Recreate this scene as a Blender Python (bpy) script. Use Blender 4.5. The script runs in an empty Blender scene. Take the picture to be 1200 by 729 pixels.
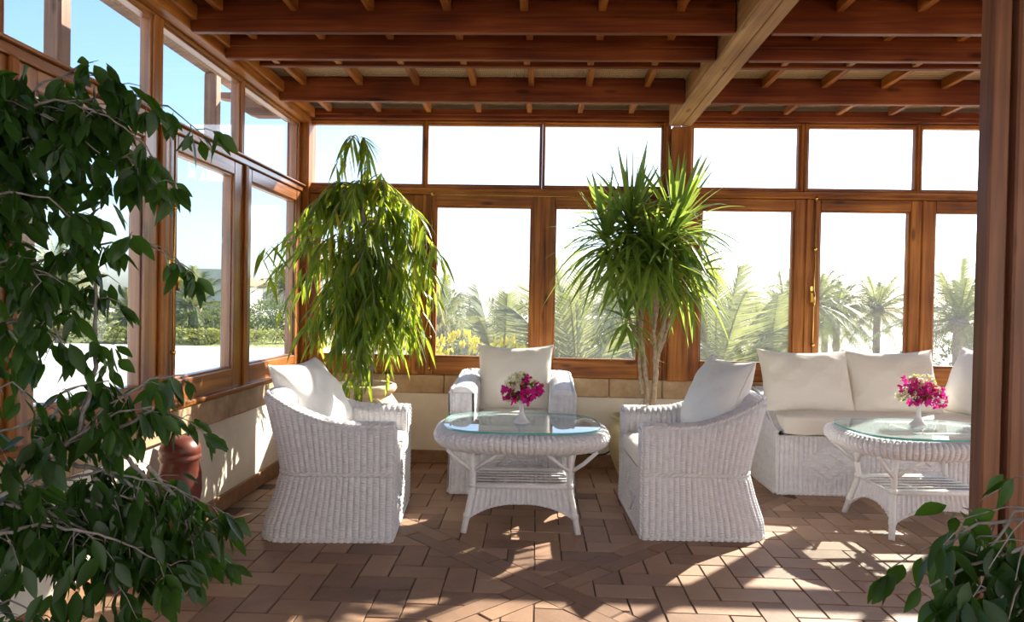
import bpy, bmesh, math, random
from mathutils import Vector, Matrix
R = random.Random(7)
C = bpy.context.scene.collection
PI = math.pi
sin, cos = math.sin, math.cos

# ------------------------------------------------------------------ mesh builder
class MB:
    def __init__(s):
        s.v, s.f, s.uv, s.mi, s.sm = [], [], [], [], []
        s.rnd = None
    def quad(s, pts, uv=None, mi=0, sm=False):
        n = len(s.v); s.v += [tuple(p) for p in pts]
        s.uv += uv if uv else [(0, 0)] * len(pts)
        s.f.append(tuple(range(n, n + len(pts)))); s.mi.append(mi); s.sm.append(sm)
    def box(s, x0, x1, y0, y1, z0, z1, b=.004, mi=0):
        if x0 > x1: x0, x1 = x1, x0
        if y0 > y1: y0, y1 = y1, y0
        if z0 > z1: z0, z1 = z1, z0
        bm = bmesh.new(); bmesh.ops.create_cube(bm, size=1)
        for v in bm.verts:
            v.co = Vector(((x0 + x1) / 2 + v.co.x * (x1 - x0), (y0 + y1) / 2 + v.co.y * (y1 - y0), (z0 + z1) / 2 + v.co.z * (z1 - z0)))
        if b > 0:
            b = min(b, .3 * min(x1 - x0, y1 - y0, z1 - z0))
            bmesh.ops.bevel(bm, geom=bm.edges[:], offset=b, segments=1, affect='EDGES', profile=.5)
        s.add(bm, mi); bm.free()
    def add(s, bm, mi=0, sm=False, M=None):
        bm.verts.index_update(); n = len(s.v)
        for v in bm.verts:
            s.v.append(tuple(M @ v.co if M else v.co)); s.uv.append((0, 0))
        for f in bm.faces:
            s.f.append(tuple(n + v.index for v in f.verts)); s.mi.append(mi); s.sm.append(sm)
    def grid(s, fn, nu, nv, mi=0, sm=True, closeu=False, uvf=None):
        n = len(s.v)
        nuu = nu if closeu else nu + 1
        for i in range(nuu):
            for j in range(nv + 1):
                u, v = i / nu, j / nv
                s.v.append(tuple(fn(u, v))); s.uv.append(uvf(u, v) if uvf else (u, v))
        for i in range(nu):
            for j in range(nv):
                a = n + i * (nv + 1) + j; i2 = (i + 1) % nuu
                b = n + i2 * (nv + 1) + j
                s.f.append((a, b, b + 1, a + 1)); s.mi.append(mi); s.sm.append(sm)
    def tube(s, pts, r, n=8, mi=0, cap=True, closed=False):
        pts = [Vector(p) for p in pts]; m = len(pts)
        rr = r if isinstance(r, (list, tuple)) else [r] * m
        base = len(s.v); up = None; L = 0
        for i, p in enumerate(pts):
            if closed: t = pts[(i + 1) % m] - pts[i - 1]
            else: t = pts[min(i + 1, m - 1)] - pts[max(i - 1, 0)]
            t = t.normalized() if t.length > 1e-9 else Vector((0, 0, 1))
            if up is None: up = Vector((0, 0, 1)) if abs(t.z) < .9 else Vector((1, 0, 0))
            sd = t.cross(up)
            if sd.length < 1e-6: sd = t.cross(Vector((0, 1, 0)))
            sd.normalize(); up = sd.cross(t).normalized()
            if i: L += (p - pts[i - 1]).length
            for k in range(n):
                a = 2 * PI * k / n
                s.v.append(tuple(p + (sd * cos(a) + up * sin(a)) * rr[i])); s.uv.append((k / n * 2 * PI * rr[i], L))
        for i in range(m if closed else m - 1):
            i2 = (i + 1) % m
            for k in range(n):
                k2 = (k + 1) % n
                s.f.append((base + i * n + k, base + i * n + k2, base + i2 * n + k2, base + i2 * n + k)); s.mi.append(mi); s.sm.append(True)
        if cap and not closed:
            s.f.append(tuple(base + k for k in reversed(range(n)))); s.mi.append(mi); s.sm.append(False)
            e = base + (m - 1) * n
            s.f.append(tuple(e + k for k in range(n))); s.mi.append(mi); s.sm.append(False)
    def lathe(s, prof, n=28, c=(0, 0, 0), mi=0, f=None):
        base = len(s.v); m = len(prof); L = 0
        for i, (r, z) in enumerate(prof):
            if i: L += math.hypot(r - prof[i - 1][0], z - prof[i - 1][1])
            for k in range(n):
                a = 2 * PI * k / n; q = r * (f(a, z) if f else 1)
                s.v.append((c[0] + q * cos(a), c[1] + q * sin(a), c[2] + z)); s.uv.append((k / n, L))
        for i in range(m - 1):
            for k in range(n):
                k2 = (k + 1) % n
                s.f.append((base + i * n + k, base + i * n + k2, base + (i + 1) * n + k2, base + (i + 1) * n + k)); s.mi.append(mi); s.sm.append(True)
    def leaf(s, p, d, L, W, droop=.3, fold=.25, seg=4, up=None, mi=0, peak=.45):
        p = Vector(p); d = Vector(d).normalized()
        up = up or Vector((R.uniform(-.5, .5), R.uniform(-.5, .5), 1))
        sd = d.cross(up)
        if sd.length < 1e-4: sd = d.cross(Vector((1, 0, 0)))
        sd.normalize(); nn = sd.cross(d).normalized()
        base = len(s.v)
        for i in range(seg + 1):
            t = i / seg
            c = p + d * (t * L) + Vector((0, 0, -1)) * (droop * L * t * t)
            w = W * .5 * (t / peak if t < peak else (1 - t) / (1 - peak)) ** .62 if 0 < t < 1 else W * .03
            for q in (-1, 0, 1):
                s.v.append(tuple(c + sd * (q * w) + nn * (abs(q) * w * fold))); s.uv.append((q * .5 + .5, t))
        for i in range(seg):
            for q in (0, 1):
                a = base + i * 3 + q
                s.f.append((a, a + 1, a + 4, a + 3)); s.mi.append(mi); s.sm.append(True)
    def strip(s, pts, ws, side, mi=0):
        base = len(s.v)
        for p, w in zip(pts, ws):
            s.v += [tuple(p - side * w), tuple(p + side * w)]; s.uv += [(0, 0), (1, 1)]
        for i in range(len(pts) - 1):
            a = base + 2 * i
            s.f.append((a, a + 1, a + 3, a + 2)); s.mi.append(mi); s.sm.append(True)
    def mesh(s, name, mats):
        me = bpy.data.meshes.new(name)
        me.from_pydata(s.v, [], s.f)
        for m in (mats if isinstance(mats, (list, tuple)) else [mats]): me.materials.append(m)
        me.polygons.foreach_set('material_index', s.mi)
        me.polygons.foreach_set('use_smooth', s.sm)
        ul = me.uv_layers.new(name='UVMap')
        vi = [0] * len(me.loops); me.loops.foreach_get('vertex_index', vi)
        flat = []
        for k in vi: flat += s.uv[k]
        ul.data.foreach_set('uv', flat)
        if s.rnd:
            at = me.attributes.new('rnd', 'FLOAT', 'FACE'); at.data.foreach_set('value', s.rnd)
        me.update()
        return me
    def build(s, name, mats, parent=None, loc=None):
        o = bpy.data.objects.new(name, s.mesh(name, mats)); C.objects.link(o)
        if parent: o.parent = parent
        if loc: o.location = loc
        return o

def tag(o, label=None, cat=None, group=None, kind=None):
    if label: o['label'] = label
    if cat: o['category'] = cat
    if group: o['group'] = group
    if kind: o['kind'] = kind
    return o
def thing(name, label, cat, loc=(0, 0, 0), rz=0, group=None):
    o = bpy.data.objects.new(name, None); C.objects.link(o)
    o.empty_display_size = .1
    o.location = loc; o.rotation_euler = (0, 0, rz)
    return tag(o, label, cat, group)
def struct(name, mb, mat, parent=None):
    o = mb.build(name, mat, parent)
    if not parent: o['kind'] = 'structure'
    return o
def dup(root, loc, rz, label, scale=None, group=None):
    r = root.copy(); C.objects.link(r); r.location = loc; r.rotation_euler = (0, 0, rz); r['label'] = label
    if scale: r.scale = (scale,) * 3
    if group: r['group'] = group
    for ch in list(root.children):
        c = ch.copy(); C.objects.link(c); c.parent = r
        for g in list(ch.children):
            d = g.copy(); C.objects.link(d); d.parent = c
    return r
def ribf(u, pitch, h):
    """profile of round stakes side by side: full arcs with sharp gaps"""
    q = (u / pitch) % 1.0 * 2 - 1
    return h * math.sqrt(max(0.0, 1 - q * q))
def lerp(a, b, t): return a + (b - a) * t
def interp(x, tab):
    if x <= tab[0][0]: return tab[0][1]
    for (a, b), (c, d) in zip(tab, tab[1:]):
        if x <= c: return b + (d - b) * (x - a) / (c - a)
    return tab[-1][1]
def sstep(t): t = max(0, min(1, t)); return t * t * (3 - 2 * t)

# ------------------------------------------------------------------ materials
def newmat(name):
    m = bpy.data.materials.new(name); m.use_nodes = True
    nt = m.node_tree; nt.nodes.clear()
    return m, nt, nt.nodes.new('ShaderNodeOutputMaterial')
def N(nt, t, **kw):
    n = nt.nodes.new(t)
    for k, v in kw.items():
        if hasattr(n, k): setattr(n, k, v)
        else: n.inputs[k.replace('_', ' ')].default_value = v
    return n
def ramp(nt, stops):
    r = nt.nodes.new('ShaderNodeValToRGB'); e = r.color_ramp.elements
    e[0].position, e[0].color = stops[0][0], (*stops[0][1], 1)
    e[1].position, e[1].color = stops[-1][0], (*stops[-1][1], 1)
    for p, c in stops[1:-1]:
        x = e.new(p); x.color = (*c, 1)
    return r
def pbsdf(nt, out, rough=.6, spec=.4, coat=0):
    b = nt.nodes.new('ShaderNodeBsdfPrincipled')
    b.inputs['Roughness'].default_value = rough; b.inputs['Specular IOR Level'].default_value = spec
    b.inputs['Coat Weight'].default_value = coat; b.inputs['Coat Roughness'].default_value = .25
    nt.links.new(b.outputs[0], out.inputs[0]); return b
def simple(name, col, rough=.6, noise=None, col2=None, bump=0, nscale=20, metal=0, spec=.4):
    m, nt, out = newmat(name); b = pbsdf(nt, out, rough, spec); b.inputs['Metallic'].default_value = metal
    tc = N(nt, 'ShaderNodeTexCoord')
    n = N(nt, 'ShaderNodeTexNoise', Scale=nscale, Detail=6.0); nt.links.new(tc.outputs['Object'], n.inputs['Vector'])
    r = ramp(nt, [(.3, col2 or tuple(c * .85 for c in col)), (.7, col)])
    nt.links.new(n.outputs['Fac'], r.inputs[0]); nt.links.new(r.outputs[0], b.inputs['Base Color'])
    if bump:
        bp = N(nt, 'ShaderNodeBump', Strength=bump, Distance=.01); nt.links.new(n.outputs['Fac'], bp.inputs['Height'])
        nt.links.new(bp.outputs[0], b.inputs['Normal'])
    return m
def wood(name, ax, c0, c1, c2, rough=.42, spec=.25, coat=0):
    m, nt, out = newmat(name); b = pbsdf(nt, out, rough, spec, coat)
    tc = N(nt, 'ShaderNodeTexCoord'); mp = N(nt, 'ShaderNodeMapping')
    sc = [38.0] * 3; sc['xyz'.index(ax)] = 1.6
    mp.inputs['Scale'].default_value = sc
    nt.links.new(tc.outputs['Object'], mp.inputs['Vector'])
    n = N(nt, 'ShaderNodeTexNoise', Scale=1.0, Detail=5.0, Distortion=.6); nt.links.new(mp.outputs[0], n.inputs['Vector'])
    n2 = N(nt, 'ShaderNodeTexNoise', Scale=2.2, Detail=2.0); nt.links.new(tc.outputs['Object'], n2.inputs['Vector'])
    mx = N(nt, 'ShaderNodeMath', operation='MULTIPLY_ADD'); mx.inputs[1].default_value = .55
    nt.links.new(n.outputs['Fac'], mx.inputs[0])
    m3 = N(nt, 'ShaderNodeMath', operation='MULTIPLY'); m3.inputs[1].default_value = .45
    nt.links.new(n2.outputs['Fac'], m3.inputs[0]); nt.links.new(m3.outputs[0], mx.inputs[2])
    r = ramp(nt, [(.34, c0), (.5, c1), (.66, c2)]); nt.links.new(mx.outputs[0], r.inputs[0])
    # knots
    vo = N(nt, 'ShaderNodeTexVoronoi', Scale=1.0, feature='F1')
    mp2 = N(nt, 'ShaderNodeMapping'); s2 = [9.0] * 3; s2['xyz'.index(ax)] = 2.6; mp2.inputs['Scale'].default_value = s2
    nt.links.new(tc.outputs['Object'], mp2.inputs['Vector']); nt.links.new(mp2.outputs[0], vo.inputs['Vector'])
    kr = ramp(nt, [(.07, (.25, .2, .2)), (.16, (1, 1, 1))]); nt.links.new(vo.outputs['Distance'], kr.inputs[0])
    ml = N(nt, 'ShaderNodeMix', data_type='RGBA', blend_type='MULTIPLY'); ml.inputs['Factor'].default_value = .8
    nt.links.new(r.outputs[0], ml.inputs['A']); nt.links.new(kr.outputs[0], ml.inputs['B'])
    nt.links.new(ml.outputs['Result'], b.inputs['Base Color'])
    bp = N(nt, 'ShaderNodeBump', Strength=.25, Distance=.004); nt.links.new(n.outputs['Fac'], bp.inputs['Height'])
    nt.links.new(bp.outputs[0], b.inputs['Normal'])
    return m
W0, W1, W2 = (.11, .030, .005), (.29, .094, .014), (.49, .19, .032)
WOOD = {a: wood('varnished_pine_' + a, a, W0, W1, W2) for a in 'xyz'}
GLOSSWOOD = {a: wood('glossy_varnished_wood_' + a, a, W0, W1, W2, .33, .9, .5) for a in 'yz'}
DARKWOOD = {a: wood('dark_beam_wood_' + a, a, (.07, .012, .003), (.16, .032, .006), (.27, .072, .014)) for a in 'xyz'}
LITWOOD = wood('lit_pale_beam_wood', 'y', (.22, .10, .03), (.38, .20, .07), (.52, .31, .13), .5)  # light falling on the main beam is put into this paler colour
POSTWOOD = wood('brown_post_wood', 'z', (.1, .04, .02), (.2, .082, .04), (.3, .13, .065), .4)
GREYWOOD = {a: wood('weathered_wood_' + a, a, (.17, .095, .06), (.28, .17, .115), (.38, .25, .18), .7) for a in 'xz'}

def wicker_mat(name, base=(.79, .775, .80)):
    m, nt, out = newmat(name); b = pbsdf(nt, out, .5, .4)
    tc = N(nt, 'ShaderNodeTexCoord'); sp = N(nt, 'ShaderNodeSeparateXYZ'); nt.links.new(tc.outputs['UV'], sp.inputs[0])
    def w(src, k, ph=0.0):
        a = N(nt, 'ShaderNodeMath', operation='MULTIPLY_ADD'); a.inputs[1].default_value = k; a.inputs[2].default_value = ph
        nt.links.new(src, a.inputs[0]); s_ = N(nt, 'ShaderNodeMath', operation='SINE'); nt.links.new(a.outputs[0], s_.inputs[0]); return s_
    su = w(sp.outputs['X'], 2 * PI / .065)             # alternate over/under every stake
    sv = w(sp.outputs['Y'], PI / .007)
    pr = N(nt, 'ShaderNodeMath', operation='MULTIPLY'); nt.links.new(su.outputs[0], pr.inputs[0]); nt.links.new(sv.outputs[0], pr.inputs[1])
    sv2 = w(sp.outputs['Y'], 2 * PI / .007)
    ad = N(nt, 'ShaderNodeMath', operation='MULTIPLY_ADD'); ad.inputs[1].default_value = .8
    nt.links.new(sv2.outputs[0], ad.inputs[0]); nt.links.new(pr.outputs[0], ad.inputs[2])
    bp = N(nt, 'ShaderNodeBump', Strength=.6, Distance=.002); nt.links.new(ad.outputs[0], bp.inputs['Height'])
    nt.links.new(bp.outputs[0], b.inputs['Normal'])
    n = N(nt, 'ShaderNodeTexNoise', Scale=30.0, Detail=6.0); nt.links.new(tc.outputs['Object'], n.inputs['Vector'])
    r = ramp(nt, [(.22, tuple(c * .86 for c in base)), (.5, base), (.75, tuple(min(1, c * 1.06) for c in base))])
    nt.links.new(n.outputs['Fac'], r.inputs[0]); nt.links.new(r.outputs[0], b.inputs['Base Color'])
    return m
WICKER = wicker_mat('white_painted_wicker')
RATTAN = simple('white_painted_rattan', (.78, .76, .76), .45, col2=(.68, .66, .66), bump=.2, nscale=60)

def fabric(name, col):
    m, nt, out = newmat(name); b = pbsdf(nt, out, .9, .15)
    b.inputs['Sheen Weight'].default_value = .15
    tc = N(nt, 'ShaderNodeTexCoord')
    n = N(nt, 'ShaderNodeTexNoise', Scale=9.0, Detail=4.0, Distortion=.8); nt.links.new(tc.outputs['Object'], n.inputs['Vector'])
    n2 = N(nt, 'ShaderNodeTexNoise', Scale=420.0, Detail=2.0); nt.links.new(tc.outputs['Object'], n2.inputs['Vector'])
    b1 = N(nt, 'ShaderNodeBump', Strength=.3, Distance=.03); nt.links.new(n.outputs['Fac'], b1.inputs['Height'])
    b2 = N(nt, 'ShaderNodeBump', Strength=.25, Distance=.002); nt.links.new(n2.outputs['Fac'], b2.inputs['Height'])
    nt.links.new(b1.outputs[0], b2.inputs['Normal']); nt.links.new(b2.outputs[0], b.inputs['Normal'])
    r = ramp(nt, [(.3, tuple(c * .93 for c in col)), (.7, col)]); nt.links.new(n2.outputs['Fac'], r.inputs[0]); nt.links.new(r.outputs[0], b.inputs['Base Color'])
    return m
CREAM = fabric('cream_canvas', (.82, .775, .69))
WHITEFAB = fabric('white_canvas', (.84, .82, .78))

def glass_mat(name, tint=(1, 1, 1), dust=.0, ior=1.5, glare=0):
    m, nt, out = newmat(name)
    tr = N(nt, 'ShaderNodeBsdfTransparent'); tr.inputs[0].default_value = (*tint, 1)
    gl = N(nt, 'ShaderNodeBsdfGlossy', Roughness=.0); gl.inputs[0].default_value = (1, 1, 1, 1)
    fr = N(nt, 'ShaderNodeFresnel', IOR=ior); ge = N(nt, 'ShaderNodeNewGeometry')
    inv = N(nt, 'ShaderNodeMath', operation='SUBTRACT'); inv.inputs[0].default_value = 1; nt.links.new(ge.outputs['Backfacing'], inv.inputs[1])
    ml = N(nt, 'ShaderNodeMath', operation='MULTIPLY'); nt.links.new(fr.outputs[0], ml.inputs[0]); nt.links.new(inv.outputs[0], ml.inputs[1])
    mx = N(nt, 'ShaderNodeMixShader'); nt.links.new(ml.outputs[0], mx.inputs[0]); nt.links.new(tr.outputs[0], mx.inputs[1]); nt.links.new(gl.outputs[0], mx.inputs[2])
    last = mx
    if dust:
        dt = N(nt, 'ShaderNodeBsdfTranslucent'); dt.inputs[0].default_value = (.9, .9, .88, 1)
        tc = N(nt, 'ShaderNodeTexCoord'); n = N(nt, 'ShaderNodeTexNoise', Scale=1.7, Detail=6.0); nt.links.new(tc.outputs['Object'], n.inputs['Vector'])
        mr = N(nt, 'ShaderNodeMapRange'); mr.inputs[1].default_value = .3; mr.inputs[2].default_value = .75; mr.inputs[3].default_value = dust * .5; mr.inputs[4].default_value = dust * 1.6
        nt.links.new(n.outputs['Fac'], mr.inputs[0])
        m2 = N(nt, 'ShaderNodeMixShader'); nt.links.new(mr.outputs[0], m2.inputs[0]); nt.links.new(mx.outputs[0], m2.inputs[1]); nt.links.new(dt.outputs[0], m2.inputs[2]); last = m2
    if glare:
        df = N(nt, 'ShaderNodeBsdfDiffuse'); df.inputs[0].default_value = (.72, .9, .88, 1)  # pale aqua diffuse stands in for the bright window reflection on the tabletop
        m2 = N(nt, 'ShaderNodeMixShader'); m2.inputs[0].default_value = glare; nt.links.new(last.outputs[0], m2.inputs[1]); nt.links.new(df.outputs[0], m2.inputs[2]); last = m2
    nt.links.new(last.outputs[0], out.inputs[0])
    return m
PANE = glass_mat('dusty_window_glass', (.98, .99, .98), .011)
TABLEGLASS = glass_mat('table_glass', (.93, .975, .965), glare=.15)
GLASSEDGE = simple('teal_glass_edge', (.12, .42, .40), .12, spec=.8)

def leafmat(name, c0, c1, tr, rough=.4, trw=.5):
    m, nt, out = newmat(name); b = nt.nodes.new('ShaderNodeBsdfPrincipled')
    b.inputs['Roughness'].default_value = rough; b.inputs['Specular IOR Level'].default_value = .4
    tc = N(nt, 'ShaderNodeTexCoord'); n = N(nt, 'ShaderNodeTexNoise', Scale=7.0, Detail=3.0); nt.links.new(tc.outputs['Object'], n.inputs['Vector'])
    r = ramp(nt, [(.35, c0), (.68, c1)]); nt.links.new(n.outputs['Fac'], r.inputs[0]); nt.links.new(r.outputs[0], b.inputs['Base Color'])
    t = N(nt, 'ShaderNodeBsdfTranslucent')
    r2 = ramp(nt, [(.35, tuple(c * .7 for c in tr)), (.68, tr)]); nt.links.new(n.outputs['Fac'], r2.inputs[0]); nt.links.new(r2.outputs[0], t.inputs[0])
    mx = N(nt, 'ShaderNodeMixShader'); mx.inputs[0].default_value = trw
    nt.links.new(b.outputs[0], mx.inputs[1]); nt.links.new(t.outputs[0], mx.inputs[2]); nt.links.new(mx.outputs[0], out.inputs[0])
    return m
L_FIG = leafmat('dark_fig_leaf', (.014, .040, .007), (.034, .092, .014), (.16, .36, .02), .38, .3)
L_ALII = leafmat('long_fig_leaf', (.035, .10, .018), (.10, .20, .03), (.55, .66, .05), .35, .5)
L_YEL = leafmat('yellowing_leaf', (.35, .33, .03), (.5, .42, .05), (.8, .7, .1), .4, .5)
L_DRAC = leafmat('strap_leaf', (.05, .12, .03), (.13, .25, .05), (.46, .60, .09), .35, .5)
L_PALM = leafmat('palm_frond', (.10, .125, .045), (.18, .205, .08), (.32, .34, .11), .5, .38)
L_BUSH = leafmat('shrub_leaf', (.045, .08, .03), (.10, .14, .05), (.18, .23, .06), .6, .35)
L_OLIVE = leafmat('dry_shrub_leaf', (.16, .15, .08), (.25, .22, .12), (.30, .27, .12), .6, .35)
L_FLOW = leafmat('yellow_blossom', (.75, .62, .02), (.9, .78, .05), (.9, .8, .05), .6, .4)
BARK = simple('pale_bark', (.42, .33, .22), .85, col2=(.25, .18, .11), bump=.6, nscale=40)
GREYBARK = simple('grey_bark', (.34, .31, .29), .8, col2=(.18, .15, .13), bump=.5, nscale=50)
PALMBARK = simple('palm_bark', (.30, .23, .17), .9, col2=(.16, .12, .09), bump=.8, nscale=18)
PINK = leafmat('magenta_bract', (.55, .01, .20), (.75, .02, .32), (.9, .03, .4), .6, .35)
IVORY = leafmat('ivory_bract', (.75, .68, .45), (.85, .80, .62), (.85, .8, .5), .6, .35)
PORCELAIN = simple('white_porcelain', (.72, .70, .69), .22, col2=(.66, .64, .63), nscale=8, spec=.6)
SOIL = simple('potting_soil', (.07, .045, .03), .95, col2=(.03, .02, .013), bump=.8, nscale=60)
TERRA = simple('pale_terracotta', (.72, .54, .37), .75, col2=(.60, .43, .28), bump=.15, nscale=14)
YELPOT = simple('yellow_glazed_clay', (.50, .41, .20), .4, col2=(.42, .33, .15), bump=.05, nscale=9)
REDCLAY = simple('red_brown_clay', (.16, .038, .02), .4, col2=(.10, .025, .015), bump=.1, nscale=20)
BRASS = simple('polished_brass', (.72, .47, .13), .25, col2=(.62, .40, .10), metal=1, nscale=30)
CABLE = simple('black_rubber', (.02, .02, .02), .5)
PLASTER = simple('cream_plaster', (.84, .76, .62), .9, col2=(.74, .66, .52), bump=.25, nscale=7)
SKIRT = simple('terracotta_skirting', (.33, .18, .09), .7, col2=(.22, .115, .06), bump=.2, nscale=16)
HOUSE = simple('grey_render', (.55, .52, .50), .9, nscale=1)
HOUSER = simple('red_roof_tile', (.45, .2, .12), .8, nscale=3)
SAND = simple('bleached_sand', (.80, .74, .64), .95, col2=(.70, .63, .52), bump=.3, nscale=3)
PAVE = simple('pale_paving', (.52, .49, .45), .9, col2=(.42, .39, .36), bump=.2, nscale=6)
LAWN = simple('dry_lawn', (.36, .38, .14), .95, col2=(.26, .3, .1), bump=.3, nscale=5)

def stone_mat():
    m, nt, out = newmat('sandstone_blocks'); b = pbsdf(nt, out, .85, .25)
    tc = N(nt, 'ShaderNodeTexCoord')
    n = N(nt, 'ShaderNodeTexNoise', Scale=5.0, Detail=8.0, Roughness=.65); nt.links.new(tc.outputs['Object'], n.inputs['Vector'])
    r = ramp(nt, [(.3, (.32, .20, .11)), (.5, (.46, .31, .18)), (.72, (.60, .44, .27))]); nt.links.new(n.outputs['Fac'], r.inputs[0]); nt.links.new(r.outputs[0], b.inputs['Base Color'])
    bp = N(nt, 'ShaderNodeBump', Strength=.5, Distance=.01); nt.links.new(n.outputs['Fac'], bp.inputs['Height']); nt.links.new(bp.outputs[0], b.inputs['Normal'])
    return m
STONE = stone_mat()
def tile_mat():
    m, nt, out = newmat('clay_paver'); b = pbsdf(nt, out, .55, .4)
    tc = N(nt, 'ShaderNodeTexCoord'); at = N(nt, 'ShaderNodeAttribute', attribute_name='rnd')
    n = N(nt, 'ShaderNodeTexNoise', Scale=2.6, Detail=9.0, Roughness=.7); nt.links.new(tc.outputs['Object'], n.inputs['Vector'])
    ad = N(nt, 'ShaderNodeMath', operation='MULTIPLY_ADD'); ad.inputs[1].default_value = .35
    nt.links.new(at.outputs['Fac'], ad.inputs[0]); m2 = N(nt, 'ShaderNodeMath', operation='MULTIPLY'); m2.inputs[1].default_value = .75
    nt.links.new(n.outputs['Fac'], m2.inputs[0]); nt.links.new(m2.outputs[0], ad.inputs[2])
    r = ramp(nt, [(.2, (.12, .070, .042)), (.42, (.23, .132, .080)), (.62, (.33, .195, .12)), (.78, (.38, .245, .16)), (.95, (.33, .23, .16))])
    nt.links.new(ad.outputs[0], r.inputs[0]); nt.links.new(r.outputs[0], b.inputs['Base Color'])
    n3 = N(nt, 'ShaderNodeTexNoise', Scale=45.0, Detail=4.0); nt.links.new(tc.outputs['Object'], n3.inputs['Vector'])
    bp = N(nt, 'ShaderNodeBump', Strength=.25, Distance=.004); nt.links.new(n3.outputs['Fac'], bp.inputs['Height']); nt.links.new(bp.outputs[0], b.inputs['Normal'])
    rr = N(nt, 'ShaderNodeMapRange'); rr.inputs[3].default_value = .42; rr.inputs[4].default_value = .7; nt.links.new(n.outputs['Fac'], rr.inputs[0]); nt.links.new(rr.outputs[0], b.inputs['Roughness'])
    return m
TILE = tile_mat()
GROUT = simple('dark_grout', (.10, .065, .045), .95, nscale=40)
def mat_reed():
    m, nt, out = newmat('woven_reed_matting'); b = pbsdf(nt, out, .85, .2)
    tc = N(nt, 'ShaderNodeTexCoord')
    wv = N(nt, 'ShaderNodeTexWave', wave_type='BANDS', bands_direction='X', Scale=26.0, Distortion=1.5, Detail=2.0); nt.links.new(tc.outputs['Object'], wv.inputs['Vector'])
    w2 = N(nt, 'ShaderNodeTexWave', wave_type='BANDS', bands_direction='Y', Scale=9.0, Distortion=1.0, Detail=2.0); nt.links.new(tc.outputs['Object'], w2.inputs['Vector'])
    ad = N(nt, 'ShaderNodeMath', operation='MULTIPLY'); nt.links.new(wv.outputs['Fac'], ad.inputs[0]); nt.links.new(w2.outputs['Fac'], ad.inputs[1])
    r = ramp(nt, [(.0, (.42, .28, .14)), (.5, (.66, .49, .28)), (1., (.80, .63, .39))]); nt.links.new(ad.outputs[0], r.inputs[0]); nt.links.new(r.outputs[0], b.inputs['Base Color'])
    bp = N(nt, 'ShaderNodeBump', Strength=.8, Distance=.008); nt.links.new(ad.outputs[0], bp.inputs['Height']); nt.links.new(bp.outputs[0], b.inputs['Normal'])
    return m
REED = mat_reed()

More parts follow.
